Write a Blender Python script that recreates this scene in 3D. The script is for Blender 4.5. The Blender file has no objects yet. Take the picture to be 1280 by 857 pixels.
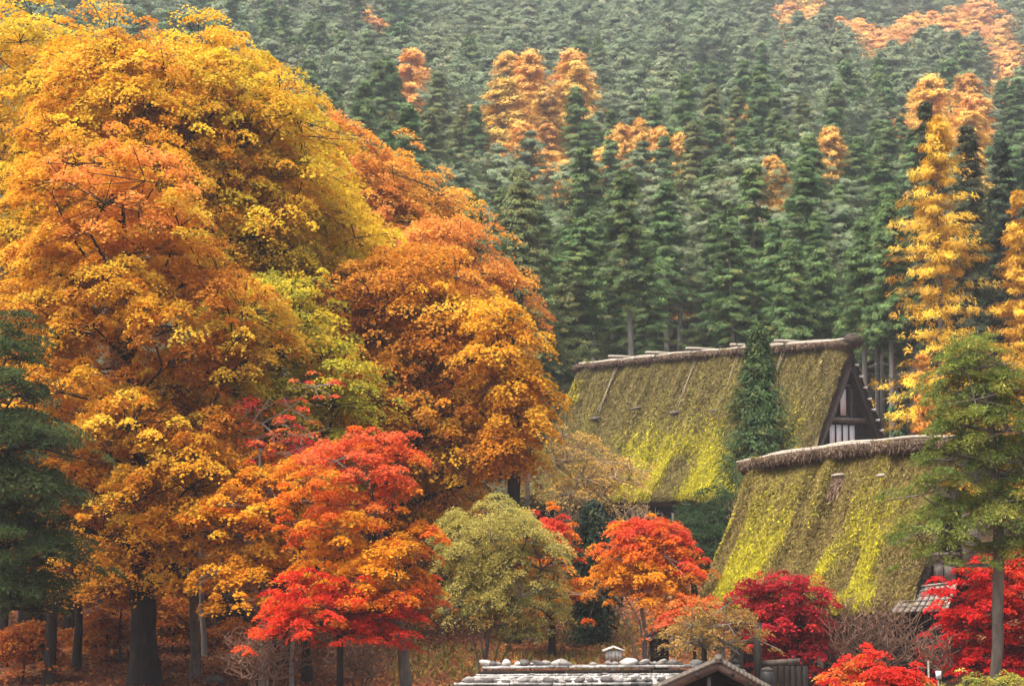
import bpy, math, random
import numpy as np
from mathutils import Vector, Matrix

R_ = math.radians
random.seed(7)
rng = np.random.default_rng(7)
C = bpy.context.scene.collection
SC = bpy.context.scene

# ------------------------------------------------------------------ camera
F = 2489.0                      # 70 mm lens on a 36 mm sensor, in photo pixels
CAMZ = 8.0
TH = math.atan(191.5 / F)       # the camera looks slightly up
cam_d = bpy.data.cameras.new("camera")
cam_d.lens = 70; cam_d.sensor_width = 36; cam_d.clip_start = 0.5; cam_d.clip_end = 3000
cam = bpy.data.objects.new("camera", cam_d); C.objects.link(cam)
cam.location = (0, 0, CAMZ); cam.rotation_euler = (math.pi / 2 + TH, 0, 0)
SC.camera = cam

# ------------------------------------------------------------------ sky, sun, exposure (overcast)
SUN_EL, SUN_AZ = R_(70), R_(-152)          # soft light from high behind the camera, a little from the left
world = bpy.data.worlds.new("World"); SC.world = world; world.use_nodes = True
nt = world.node_tree
sky = nt.nodes.new("ShaderNodeTexSky"); sky.sky_type = 'NISHITA'; sky.sun_disc = False
sky.sun_elevation = SUN_EL; sky.sun_rotation = R_(90) - SUN_AZ
sky.air_density = 1.0; sky.dust_density = 9.0; sky.ozone_density = 0.6
nt.links.new(sky.outputs[0], nt.nodes["Background"].inputs[0])
nt.nodes["Background"].inputs[1].default_value = 0.085
sun_d = bpy.data.lights.new("sun", 'SUN'); sun_d.energy = 1.3; sun_d.angle = R_(42); sun_d.color = (1, 0.94, 0.82)
sun = bpy.data.objects.new("sun", sun_d); C.objects.link(sun)
sd = Vector((math.cos(SUN_EL) * math.cos(SUN_AZ), math.cos(SUN_EL) * math.sin(SUN_AZ), math.sin(SUN_EL)))
sun.rotation_euler = sd.to_track_quat('Z', 'Y').to_euler(); sun.location = (0, 0, 300)
vs = SC.view_settings
vs.view_transform = 'Standard'; vs.look = 'None'; vs.gamma = 1; vs.use_curve_mapping = False; vs.exposure = 1.96
SC.cycles.max_bounces = 7; SC.cycles.diffuse_bounces = 4; SC.cycles.transmission_bounces = 4
SC.cycles.volume_bounces = 1; SC.cycles.use_denoising = True

# ------------------------------------------------------------------ helpers
def at(px, py, D):
    """point on the photo ray through (px, py) at distance D along the ground"""
    u = (px - 640) / F; v = (428.5 - py) / F
    d = np.array([u, math.cos(TH) - v * math.sin(TH), math.sin(TH) + v * math.cos(TH)])
    return np.array([0, 0, CAMZ]) + d * (D / d[1])

def pix(P):
    P = np.atleast_2d(P); q = P - np.array([0, 0, CAMZ])
    f = q[:, 1] * math.cos(TH) + q[:, 2] * math.sin(TH)
    up = -q[:, 1] * math.sin(TH) + q[:, 2] * math.cos(TH)
    return 640 + F * q[:, 0] / f, 428.5 - F * up / f

def vnoise(P, scale, seed=0):
    P = np.asarray(P, float) / scale
    i = np.floor(P).astype(np.int64); f = P - i; f = f * f * (3 - 2 * f)
    def h(a, b, c):
        n = (a * 73856093) ^ (b * 19349663) ^ (c * 83492791) ^ (seed * 2654435761)
        n = (n ^ (n >> 13)) * 1274126177 & 0x7fffffff
        n = (n ^ (n >> 16)) & 0xffff
        return n / 65535.0
    out = 0
    for dx in (0, 1):
        for dy in (0, 1):
            for dz in (0, 1):
                w = (f[..., 0] if dx else 1 - f[..., 0]) * (f[..., 1] if dy else 1 - f[..., 1]) * (f[..., 2] if dz else 1 - f[..., 2])
                out = out + w * h(i[..., 0] + dx, i[..., 1] + dy, i[..., 2] + dz)
    return out

def norm(v):
    return v / np.maximum(np.linalg.norm(v, axis=-1, keepdims=True), 1e-9)

PY = [-40, 0, 15, 35, 45, 55, 60, 70, 88, 98, 105, 112, 150, 200, 270, 350, 430, 540]
PZ = [6.6, 6.3, 5.0, 2.1, 2.2, 2.6, 3.0, 3.8, 5.0, 6.2, 9.0, 12.0, 20.5, 34.0, 55.0, 80.0, 106.0, 142.0]
def ground_z(x, y):
    x = np.asarray(x, float); y = np.asarray(y, float)
    z = np.interp(y, PY, PZ)
    far = np.clip((y - 115) / 140, 0, 1)
    z = z - far * np.clip(x - 5, 0, 120) * 0.05 + far * np.clip(-x, 0, 90) * 0.10
    P = np.stack([x, y, np.zeros_like(x)], -1)
    return z + (vnoise(P, 9.0, 3) - .5) * (0.5 + far * 4) + (vnoise(P, 2.1, 4) - .5) * 0.18
def gz(x, y): return float(ground_z(np.array([x]), np.array([y]))[0])

def new_mesh(name, V, Fs, mat, cols=None, smooth=False, uv=None):
    """V (n,3); Fs: list of int arrays (m,k)."""
    me = bpy.data.meshes.new(name)
    V = np.asarray(V, np.float32)
    if not isinstance(Fs, list): Fs = [Fs]
    Fs = [np.asarray(f, np.int32) for f in Fs if len(f)]
    me.vertices.add(len(V)); me.vertices.foreach_set("co", V.ravel())
    nl = sum(f.size for f in Fs); npol = sum(len(f) for f in Fs)
    me.loops.add(nl); me.polygons.add(npol)
    me.loops.foreach_set("vertex_index", np.concatenate([f.ravel() for f in Fs]))
    tot = np.concatenate([np.full(len(f), f.shape[1], np.int32) for f in Fs])
    st = np.concatenate([[0], np.cumsum(tot)[:-1]]).astype(np.int32)
    me.polygons.foreach_set("loop_start", st)
    try: me.polygons.foreach_set("loop_total", tot)
    except Exception: pass
    if smooth: me.polygons.foreach_set("use_smooth", np.ones(npol, bool))
    if cols is not None:
        a = me.color_attributes.new("Col", 'FLOAT_COLOR', 'POINT')
        c4 = np.ones((len(V), 4), np.float32); c4[:, :3] = cols
        a.data.foreach_set("color", c4.ravel())
    me.update(calc_edges=True)
    if mat: me.materials.append(mat)
    return me

def tag(o, label=None, cat=None, group=None, kind=None):
    if label: o["label"] = label
    if cat: o["category"] = cat
    if group: o["group"] = group
    if kind: o["kind"] = kind
    return o

def link(name, me, parent=None, loc=None):
    o = bpy.data.objects.new(name, me); C.objects.link(o)
    if parent: o.parent = parent
    if loc is not None: o.location = [float(v) for v in loc]
    return o

def empty(name, loc, rz=0):
    o = bpy.data.objects.new(name, None); C.objects.link(o)
    o.location = [float(v) for v in loc]; o.rotation_euler = (0, 0, rz); o.empty_display_size = 0.3
    return o

class MB:
    """collects plain shapes into one mesh"""
    def __init__(s): s.V = []; s.Q = []; s.T = []; s.n = 0
    def add(s, V, Q=(), T=()):
        V = np.asarray(V, float)
        if len(Q): s.Q.append(np.asarray(Q) + s.n)
        if len(T): s.T.append(np.asarray(T) + s.n)
        s.V.append(V); s.n += len(V)
    def hexa(s, c8):
        s.add(c8, [(0, 3, 2, 1), (4, 5, 6, 7), (0, 1, 5, 4), (1, 2, 6, 5), (2, 3, 7, 6), (3, 0, 4, 7)])
    def box(s, lo, hi, jit=0):
        x0, y0, z0 = lo; x1, y1, z1 = hi
        c = np.array([(x0, y0, z0), (x1, y0, z0), (x1, y1, z0), (x0, y1, z0), (x0, y0, z1), (x1, y0, z1), (x1, y1, z1), (x0, y1, z1)], float)
        if jit: c += rng.normal(0, jit, c.shape)
        s.hexa(c)
    def beam(s, a, b, w, h, up=(0, 0, 1)):
        a = np.asarray(a, float); b = np.asarray(b, float); t = norm(b - a); up = np.asarray(up, float)
        sx = np.cross(t, up); sx = norm(sx); u = np.cross(sx, t)
        s.hexa([p + sx * i * w / 2 + u * j * h / 2 for p in (a, b) for i, j in ((-1, -1), (1, -1), (1, 1), (-1, 1))])
    def tube(s, pts, rad, n=7, cap=True):
        pts = np.asarray(pts, float); rad = np.broadcast_to(np.asarray(rad, float), (len(pts),))
        t = norm(np.gradient(pts, axis=0)); ref = np.array([0, 0, 1.0]) if abs(t[0, 2]) < .9 else np.array([1.0, 0, 0])
        a = norm(np.cross(t, ref)); b = np.cross(t, a)
        th = np.arange(n) / n * 2 * np.pi
        V = pts[:, None] + rad[:, None, None] * (a[:, None] * np.cos(th)[None, :, None] + b[:, None] * np.sin(th)[None, :, None])
        Q = []
        for i in range(len(pts) - 1):
            for k in range(n):
                Q.append((i * n + k, i * n + (k + 1) % n, (i + 1) * n + (k + 1) % n, (i + 1) * n + k))
        V = V.reshape(-1, 3); T = []
        if cap:
            V = np.vstack([V, pts[0], pts[-1]]); m = len(V); e = (len(pts) - 1) * n
            for k in range(n):
                T.append((m - 2, (k + 1) % n, k)); T.append((m - 1, e + k, e + (k + 1) % n))
        s.add(V, Q, T)
    def build(s, name, mat, parent=None, loc=None, smooth=False):
        V = np.vstack(s.V)
        fs = []
        if s.Q: fs.append(np.vstack(s.Q))
        if s.T: fs.append(np.vstack(s.T))
        return link(name, new_mesh(name, V, fs, mat, smooth=smooth), parent, loc)

# ------------------------------------------------------------------ materials
def mat_new(name):
    m = bpy.data.materials.new(name); m.use_nodes = True
    return m, m.node_tree, m.node_tree.nodes, m.node_tree.links

def mat_leaf(name, trans=0.35, rand=0.25, rough=0.6, spec=0.25):
    m, t, N, L = mat_new(name)
    N.remove(N["Principled BSDF"]); out = N["Material Output"]
    at_ = N.new("ShaderNodeAttribute"); at_.attribute_name = "Col"
    oi = N.new("ShaderNodeObjectInfo")
    mr = N.new("ShaderNodeMapRange"); mr.inputs[3].default_value = 1 - rand; mr.inputs[4].default_value = 1 + rand
    L.new(oi.outputs["Random"], mr.inputs[0])
    hs = N.new("ShaderNodeHueSaturation"); L.new(at_.outputs["Color"], hs.inputs["Color"]); L.new(mr.outputs[0], hs.inputs["Value"])
    mh = N.new("ShaderNodeMapRange"); mh.inputs[3].default_value = 0.5 - rand * .09; mh.inputs[4].default_value = 0.5 + rand * .09
    mm = N.new("ShaderNodeMath"); mm.operation = 'MULTIPLY'; mm.inputs[1].default_value = 7.31
    fr = N.new("ShaderNodeMath"); fr.operation = 'FRACT'
    L.new(oi.outputs["Random"], mm.inputs[0]); L.new(mm.outputs[0], fr.inputs[0]); L.new(fr.outputs[0], mh.inputs[0]); L.new(mh.outputs[0], hs.inputs["Hue"])
    pb = N.new("ShaderNodeBsdfPrincipled"); pb.inputs["Roughness"].default_value = rough; pb.inputs["Specular IOR Level"].default_value = spec
    tr = N.new("ShaderNodeBsdfTranslucent"); mx = N.new("ShaderNodeMixShader"); mx.inputs[0].default_value = trans
    L.new(hs.outputs[0], pb.inputs["Base Color"]); L.new(hs.outputs[0], tr.inputs["Color"])
    L.new(pb.outputs[0], mx.inputs[1]); L.new(tr.outputs[0], mx.inputs[2]); L.new(mx.outputs[0], out.inputs[0])
    return m

def mat_noise(name, stops, scale=(1, 1, 1), nscale=4.0, detail=6, rough=0.85, bump=0.3, bscale=20, distort=0.0, coords="Object", bdist=0.02):
    """base colour from stretched noise through a ramp, plus a bump"""
    m, t, N, L = mat_new(name); pb = N["Principled BSDF"]
    tc = N.new("ShaderNodeTexCoord"); mp = N.new("ShaderNodeMapping"); mp.inputs["Scale"].default_value = scale
    L.new(tc.outputs[coords], mp.inputs[0])
    nz = N.new("ShaderNodeTexNoise"); nz.inputs["Scale"].default_value = nscale; nz.inputs["Detail"].default_value = detail; nz.inputs["Distortion"].default_value = distort
    nz.inputs["Roughness"].default_value = 0.65
    L.new(mp.outputs[0], nz.inputs["Vector"])
    rp = N.new("ShaderNodeValToRGB"); el = rp.color_ramp.elements
    while len(el) < len(stops): el.new(0.5)
    for e, (p, c) in zip(el, stops): e.position = p; e.color = (*c, 1)
    L.new(nz.outputs["Fac"], rp.inputs[0]); L.new(rp.outputs[0], pb.inputs["Base Color"])
    pb.inputs["Roughness"].default_value = rough; pb.inputs["Specular IOR Level"].default_value = 0.25
    if bump:
        n2 = N.new("ShaderNodeTexNoise"); n2.inputs["Scale"].default_value = bscale; n2.inputs["Detail"].default_value = 5
        L.new(mp.outputs[0], n2.inputs["Vector"])
        bp = N.new("ShaderNodeBump"); bp.inputs["Strength"].default_value = bump; bp.inputs["Distance"].default_value = bdist
        L.new(n2.outputs["Fac"], bp.inputs["Height"]); L.new(bp.outputs[0], pb.inputs["Normal"])
    return m

M = {}
M['leaf'] = mat_leaf("autumn_leaf", 0.42, 0.0, 0.65, 0.12)
M['needle'] = mat_leaf("conifer_needle", 0.18, 0.17, 0.65, 0.2)
M['needle_one'] = mat_leaf("conifer_needle_single", 0.2, 0.0, 0.65, 0.2)
M['moss'] = mat_leaf("roof_moss", 0.15, 0.0, 0.85, 0.1)
M['bark_dark'] = mat_noise("bark_dark", [(0.3, (0.008, 0.006, 0.005)), (0.6, (0.030, 0.023, 0.018)), (0.8, (0.075, 0.06, 0.048))], (1, 1, .22), 5, 8, .9, .9, 9, bdist=.05)
M['bark_grey'] = mat_noise("bark_grey", [(0.3, (0.06, 0.052, 0.042)), (0.55, (0.15, 0.13, 0.105)), (0.8, (0.25, 0.23, 0.19))], (1, 1, .25), 6, 8, .9, .8, 12, bdist=.04)
M['bark_pale'] = mat_noise("bark_pale", [(0.3, (0.16, 0.145, 0.125)), (0.6, (0.30, 0.275, 0.24)), (0.85, (0.42, 0.40, 0.36))], (1, 1, .2), 3, 6, .9, .4, 10)
M['twig'] = mat_noise("twig_brown", [(0.3, (0.10, 0.055, 0.036)), (0.7, (0.24, 0.145, 0.10))], (1, 1, 1), 1.2, 4, .9, 0)
M['twig_tan'] = mat_noise("twig_tan", [(0.3, (0.16, 0.115, 0.07)), (0.7, (0.36, 0.27, 0.17))], (1, 1, 1), 1.2, 4, .9, 0)
M['thatch'] = mat_noise("thatch", [(0.28, (0.045, 0.033, 0.018)), (0.5, (0.13, 0.105, 0.04)), (0.72, (0.22, 0.18, 0.075))], (1, 1, 1), 2.5, 10, .95, .8, 14, bdist=.08)
M['thatch_cut'] = mat_noise("thatch_cut_edge", [(0.3, (0.025, 0.018, 0.014)), (0.55, (0.07, 0.055, 0.042)), (0.8, (0.14, 0.115, 0.092))], (3, 3, 14), 2.0, 8, .95, .8, 8, bdist=.06)
M['ridge_bark'] = mat_noise("ridge_bark", [(0.3, (0.03, 0.02, 0.014)), (0.55, (0.085, 0.058, 0.04)), (0.8, (0.16, 0.118, 0.082))], (1, 4, 4), 3.0, 8, .9, .9, 6, bdist=.08)
M['pole'] = mat_noise("pole_wood", [(0.3, (0.22, 0.185, 0.14)), (0.7, (0.48, 0.43, 0.36))], (1, 6, 6), 2.5, 6, .8, .3, 12)
M['rope'] = mat_noise("rope", [(0.3, (0.16, 0.13, 0.08)), (0.7, (0.33, 0.28, 0.19))], (1, 1, 1), 8, 3, .9, .3, 30)
M['rope_pale'] = mat_noise("rope_pale", [(0.3, (0.40, 0.38, 0.34)), (0.7, (0.62, 0.60, 0.56))], (1, 1, 1), 8, 3, .9, .3, 30)
M['wood_dark'] = mat_noise("wood_dark", [(0.3, (0.007, 0.005, 0.004)), (0.6, (0.022, 0.016, 0.012)), (0.85, (0.048, 0.037, 0.029))], (3, 3, .4), 4, 8, .8, .4, 14)
M['wood_brown'] = mat_noise("wood_brown", [(0.3, (0.06, 0.035, 0.024)), (0.7, (0.13, 0.08, 0.056))], (1, 4, 4), 3, 7, .7, .25, 20)
M['wood_grey'] = mat_noise("wood_grey", [(0.28, (0.10, 0.085, 0.07)), (0.5, (0.22, 0.195, 0.165)), (0.78, (0.36, 0.33, 0.29))], (.5, 5, 5), 3, 8, .85, .4, 14)
M['wood_weather'] = mat_noise("wood_weathered", [(0.3, (0.05, 0.04, 0.032)), (0.7, (0.15, 0.125, 0.10))], (3, 3, .4), 4, 8, .85, .4, 14)
M['paper'] = mat_noise("shoji_paper", [(0.3, (0.66, 0.64, 0.59)), (0.7, (0.78, 0.76, 0.71))], (1, 1, 1), 3, 4, .9, 0)
M['stone'] = mat_noise("stone", [(0.3, (0.10, 0.095, 0.085)), (0.6, (0.24, 0.225, 0.205)), (0.85, (0.40, 0.385, 0.36))], (1, 1, 1), 6, 8, .9, .6, 18)
M['stone_pale'] = mat_noise("stone_pale", [(0.3, (0.26, 0.25, 0.225)), (0.6, (0.45, 0.43, 0.39)), (0.85, (0.6, 0.58, 0.54))], (1, 1, 1), 6, 8, .9, .5, 18)
M['stone_dark'] = mat_noise("stone_dark", [(0.3, (0.045, 0.042, 0.04)), (0.6, (0.105, 0.095, 0.088)), (0.85, (0.20, 0.185, 0.17))], (1, 1, 1), 6, 8, .9, .6, 18)
M['concrete'] = mat_noise("concrete_pole", [(0.3, (0.16, 0.16, 0.155)), (0.7, (0.26, 0.255, 0.245))], (1, 1, .4), 5, 5, .85, .15, 30)
M['white'] = mat_noise("white_paint", [(0.3, (0.68, 0.68, 0.66)), (0.7, (0.8, 0.8, 0.78))], (1, 1, 1), 4, 4, .6, 0)
M['metal_dark'] = mat_noise("dark_metal", [(0.3, (0.025, 0.025, 0.027)), (0.7, (0.06, 0.058, 0.056))], (1, 1, 1), 6, 4, .45, .1, 30)

def mat_ground():
    m, t, N, L = mat_new("ground_litter"); pb = N["Principled BSDF"]
    tc = N.new("ShaderNodeTexCoord")
    def nz(s, d=6, r=.6):
        n = N.new("ShaderNodeTexNoise"); n.inputs["Scale"].default_value = s; n.inputs["Detail"].default_value = d; n.inputs["Roughness"].default_value = r
        L.new(tc.outputs["Object"], n.inputs["Vector"]); return n
    a = nz(6, 8, .7); rp = N.new("ShaderNodeValToRGB"); el = rp.color_ramp.elements
    el[0].position = .3; el[0].color = (0.045, 0.018, 0.010, 1); el[1].position = .72; el[1].color = (0.26, 0.105, 0.045, 1)
    e = el.new(.5); e.color = (0.13, 0.048, 0.022, 1)
    L.new(a.outputs[0], rp.inputs[0])
    b = nz(.35, 5, .6); rb = N.new("ShaderNodeValToRGB"); rb.color_ramp.elements[0].position = .56; rb.color_ramp.elements[1].position = .70
    L.new(b.outputs[0], rb.inputs[0])
    g = nz(9, 5); rg = N.new("ShaderNodeValToRGB"); rg.color_ramp.elements[0].color = (0.06, 0.06, 0.018, 1); rg.color_ramp.elements[1].color = (0.22, 0.19, 0.06, 1)
    L.new(g.outputs[0], rg.inputs[0])
    mx = N.new("ShaderNodeMixRGB"); L.new(rb.outputs[0], mx.inputs[0]); L.new(rp.outputs[0], mx.inputs[1]); L.new(rg.outputs[0], mx.inputs[2])
    sx = N.new("ShaderNodeSeparateXYZ"); L.new(tc.outputs["Object"], sx.inputs[0])
    my = N.new("ShaderNodeMapRange"); my.inputs[1].default_value = 88; my.inputs[2].default_value = 104; L.new(sx.outputs[1], my.inputs[0])
    m3 = N.new("ShaderNodeMixRGB"); L.new(my.outputs[0], m3.inputs[0]); L.new(mx.outputs[0], m3.inputs[1])
    r3 = N.new("ShaderNodeValToRGB"); r3.color_ramp.elements[0].position = .35; r3.color_ramp.elements[0].color = (0.018, 0.020, 0.010, 1); r3.color_ramp.elements[1].position = .7; r3.color_ramp.elements[1].color = (0.07, 0.065, 0.03, 1)
    L.new(a.outputs[0], r3.inputs[0]); L.new(r3.outputs[0], m3.inputs[2])
    L.new(m3.outputs[0], pb.inputs["Base Color"]); pb.inputs["Roughness"].default_value = .95; pb.inputs["Specular IOR Level"].default_value = .15
    bp = N.new("ShaderNodeBump"); bp.inputs["Strength"].default_value = .8; bp.inputs["Distance"].default_value = .06
    L.new(a.outputs[0], bp.inputs["Height"]); L.new(bp.outputs[0], pb.inputs["Normal"])
    return m
M['ground'] = mat_ground()

def mat_shingle():
    """weathered split boards: pale grey, each course with its own tone"""
    m, t, N, L = mat_new("split_shingle"); pb = N["Principled BSDF"]
    tc = N.new("ShaderNodeTexCoord"); mp = N.new("ShaderNodeMapping"); mp.inputs["Scale"].default_value = (1, 1, 1)
    L.new(tc.outputs["Object"], mp.inputs[0])
    br = N.new("ShaderNodeTexVoronoi"); br.inputs["Scale"].default_value = 7
    mp2 = N.new("ShaderNodeMapping"); mp2.inputs["Scale"].default_value = (1, .5, .2); L.new(tc.outputs["Object"], mp2.inputs[0]); L.new(mp2.outputs[0], br.inputs["Vector"])
    n = N.new("ShaderNodeTexNoise"); n.inputs["Scale"].default_value = 5; n.inputs["Detail"].default_value = 8
    mp3 = N.new("ShaderNodeMapping"); mp3.inputs["Scale"].default_value = (5, 1, 1); L.new(tc.outputs["Object"], mp3.inputs[0]); L.new(mp3.outputs[0], n.inputs["Vector"])
    ad = N.new("ShaderNodeMixRGB"); ad.inputs[0].default_value = .6
    L.new(br.outputs["Color"], ad.inputs[1]); L.new(n.outputs["Fac"], ad.inputs[2])
    bw = N.new("ShaderNodeRGBToBW"); L.new(ad.outputs[0], bw.inputs[0])
    rp = N.new("ShaderNodeValToRGB"); el = rp.color_ramp.elements
    el[0].position = .28; el[0].color = (0.13, 0.115, 0.10, 1); el[1].position = .66; el[1].color = (0.44, 0.43, 0.41, 1)
    e = el.new(.45); e.color = (0.26, 0.25, 0.235, 1)
    L.new(bw.outputs[0], rp.inputs[0]); L.new(rp.outputs[0], pb.inputs["Base Color"]); pb.inputs["Roughness"].default_value = .75
    bp = N.new("ShaderNodeBump"); bp.inputs["Strength"].default_value = .5; bp.inputs["Distance"].default_value = .02
    L.new(n.outputs["Fac"], bp.inputs["Height"]); L.new(bp.outputs[0], pb.inputs["Normal"])
    return m
M['shingle'] = mat_shingle()

# ------------------------------------------------------------------ leaves, branches
def leaf_arrays(P, N, T, L, W, Ccol, fold=0.12):
    n = len(P); T = norm(T - N * np.sum(T * N, -1, keepdims=True)); B = np.cross(N, T)
    L = np.broadcast_to(L, (n,))[:, None]; W = np.broadcast_to(W, (n,))[:, None]
    V = np.empty((n, 4, 3), np.float32)
    V[:, 0] = P - T * L * .5; V[:, 2] = P + T * L * .5
    V[:, 1] = P + B * W * .5 + N * W * fold + T * L * .08; V[:, 3] = P - B * W * .5 + N * W * fold + T * L * .08
    col = np.repeat(np.asarray(Ccol, np.float32), 4, axis=0)
    return V.reshape(-1, 3), col

def quads(n): return np.arange(n * 4, dtype=np.int32).reshape(-1, 4)

def tint(palette, w, n, jit=0.16, r=rng):
    """n colours picked from a palette with weights, neighbours blended a little"""
    pal = np.asarray(palette, float); w = np.asarray(w, float); w = w / w.sum()
    a = pal[r.choice(len(pal), n, p=w)]; b = pal[r.choice(len(pal), n, p=w)]
    k = r.random((n, 1)) * .4
    return (a * (1 - k) + b * k) * np.exp(r.normal(0, jit, (n, 1)))

def skeleton(trunk, targets, r_base, r_tip, seg=0.7, up_pen=1.6, lift=0.12, wob=0.06, r=rng, want_tips=False):
    """joins every target to the tree along the cheapest rising path; returns P, parent, radius"""
    P = [np.asarray(trunk[0], float)]; par = [-1]
    for a, b in zip(trunk[:-1], trunk[1:]):
        a = np.asarray(a, float); b = np.asarray(b, float); n = max(1, int(np.linalg.norm(b - a) / seg))
        for k in range(1, n + 1):
            P.append(a + (b - a) * k / n + (r.normal(0, wob * .5, 3) if k < n else 0)); par.append(len(P) - 2)
    nt_ = len(P)
    arr = np.zeros((nt_ + len(targets) * 14 + 10, 3)); arr[:nt_] = P; n = nt_
    lock = max(2, int(nt_ * .12))
    tr = arr[:nt_]
    d0 = np.min(np.linalg.norm(targets[:, None] - tr[None], axis=2), axis=1)
    tip_count = np.zeros(len(arr)); tips = np.zeros(len(targets), int)
    for ti in np.argsort(d0):
        t = targets[ti]; Q = arr[lock:n]; dv = t - Q; dist = np.linalg.norm(dv, axis=1)
        hor = np.linalg.norm(dv[:, :2], axis=1)
        cost = dist + up_pen * np.maximum(0, .35 * hor - dv[:, 2])
        j = int(np.argmin(cost)) + lock; a = arr[j].copy(); dd = np.linalg.norm(t - a)
        k = min(13, max(1, int(dd / seg)))
        prev = j
        for q in range(1, k + 1):
            f = q / k
            p = a + (t - a) * f
            p[2] += lift * dd * f * (1 - f) * 2
            if q < k: p += r.normal(0, wob, 3) * min(1, dd)
            if n >= len(arr): break
            arr[n] = p; par.append(prev); prev = n; n += 1
        tip_count[prev] += 1; tips[ti] = prev
    arr = arr[:n]; par = np.array(par); cnt = tip_count[:n].copy(); cnt[cnt == 0] = 0
    for i in range(n - 1, 0, -1): cnt[par[i]] += max(cnt[i], .5 if i < nt_ else 0)
    N0 = max(cnt[0], 2); e = math.log(N0) / math.log(r_base / r_tip)
    rad = r_tip * np.maximum(cnt, 1) ** (1 / e)
    # the trunk tapers steadily
    for i in range(nt_): rad[i] = max(rad[i], r_base * (1 - i / nt_) ** .8 * .75 + r_tip)
    rad[0] = r_base * 1.7; rad[1] = max(rad[1], r_base * 1.18); rad[2] = max(rad[2], r_base)
    return (arr, par, rad, tips) if want_tips else (arr, par, rad)

def branch_mesh(P, par, rad, mat, name="trunk", big=8, small=4, cut=0.05):
    Vs = []; Fs = []; off = 0
    idx = np.arange(1, len(P)); pa = par[1:]
    r1 = rad[idx]; r0 = np.minimum(rad[pa], r1 * 1.3)
    for sel, n in ((r1 >= cut, big), (r1 < cut, small)):
        i = idx[sel]
        if not len(i): continue
        a = P[par[i]]; b = P[i]; t = norm(b - a); ref = np.where(np.abs(t[:, 2:3]) > .9, [[1.0, 0, 0]], [[0, 0, 1.0]])
        x = norm(np.cross(t, ref)); y = np.cross(t, x); th = np.arange(n) / n * 2 * np.pi
        ring = x[:, None] * np.cos(th)[None, :, None] + y[:, None] * np.sin(th)[None, :, None]
        ra = r0[sel][:, None, None]; rb = r1[sel][:, None, None]
        b2 = b + t * rb[:, 0] * .35
        V = np.concatenate([a[:, None] + ring * ra, b2[:, None] + ring * rb], axis=1)
        k = np.arange(n); q = np.stack([k, (k + 1) % n, n + (k + 1) % n, n + k], 1)
        Fs.append(((np.arange(len(i)) * 2 * n)[:, None, None] + q[None] + off).reshape(-1, 4)); Vs.append(V.reshape(-1, 3)); off += V.shape[0] * 2 * n
    return new_mesh(name, np.concatenate(Vs), Fs, mat, smooth=True)

def clump_leaves(cen, nor, rc, m, L, W, palfn, droop=0.25, dome=0.3, flat=0.0, rays=7, r=rng, jitter_n=0.75):
    """cen (k,3) spray centres; m leaves on each, along radiating twigs"""
    k = len(cen); n = k * m; ci = np.repeat(np.arange(k), m)
    up = np.array([0, 0, 1.0])
    Nn = norm(nor * (1 - flat) + up * (flat + .001))[ci]
    ref = norm(np.cross(Nn, np.array([0.37, 0.91, 0.17]))); b2 = np.cross(Nn, ref)
    ray = r.integers(0, rays, n) * (2 * np.pi / rays) + np.repeat(r.random(k) * 6.28, m) + r.normal(0, .22, n)
    rr = np.sqrt(r.random(n)) * rc[ci] * (0.75 + .4 * np.sin(ray * 3 + ci) ** 2)
    q = (rr / rc[ci])
    T = ref * np.cos(ray)[:, None] + b2 * np.sin(ray)[:, None]
    P = cen[ci] + T * rr[:, None] + Nn * ((dome * (1 - q * q) * rc[ci]) + r.normal(0, .10, n) * rc[ci])[:, None]
    P[:, 2] -= droop * q * q * rc[ci]
    Ln = norm(Nn + r.normal(0, jitter_n, (n, 3)))
    Td = norm(T + r.normal(0, .5, (n, 3)) - up * .25)
    s = np.exp(r.normal(0, .22, n))
    return leaf_arrays(P, Ln, Td, L * s, W * s, palfn(P, ci), .12)

def lobe_points(lobes, D, n, rmin, r=rng, low=-0.75, inner=0.35):
    """spray centres spread through the outer half of the lobes' volume"""
    lb = []
    for l in lobes:
        px, py, rx, ry = l[:4]; dd = l[4] if len(l) > 4 else 0
        c = at(px, py, D + dd); s = (D + dd) / F
        lb.append((c, np.array([rx * s, rx * s * .95, ry * s])))
    w = np.array([b[1][0] * b[1][2] for b in lb]); w = w / w.sum()
    pts = np.zeros((0, 3)); nor = np.zeros((0, 3)); tries = 0
    acc = []; accn = []
    while len(acc) < n and tries < n * 14:
        tries += 1
        i = r.choice(len(lb), p=w); c, R3 = lb[i]
        d = r.normal(0, 1, 3); d /= np.linalg.norm(d)
        if d[2] < low: continue
        f = 1 - inner * r.random() ** 1.6 if r.random() < .85 else .3 + .5 * r.random()
        f *= 1 + (vnoise(((c + d * R3) / 1.0)[None], 2.6, 77)[0] - .5) * .42
        if r.random() < .14: f *= 1.06 + .14 * r.random()
        p = c + d * R3 * f
        deep = False
        for j, (c2, R2) in enumerate(lb):
            if j != i and np.linalg.norm((p - c2) / R2) < .6: deep = True; break
        if deep and r.random() < .7: continue
        if acc:
            q = np.asarray(acc[-400:]) - p
            if np.min(np.sum(q * q, 1)) < rmin * rmin: continue
        acc.append(p); accn.append(norm(d / R3 * R3.mean()))
    return np.array(acc), np.array(accn)

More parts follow.
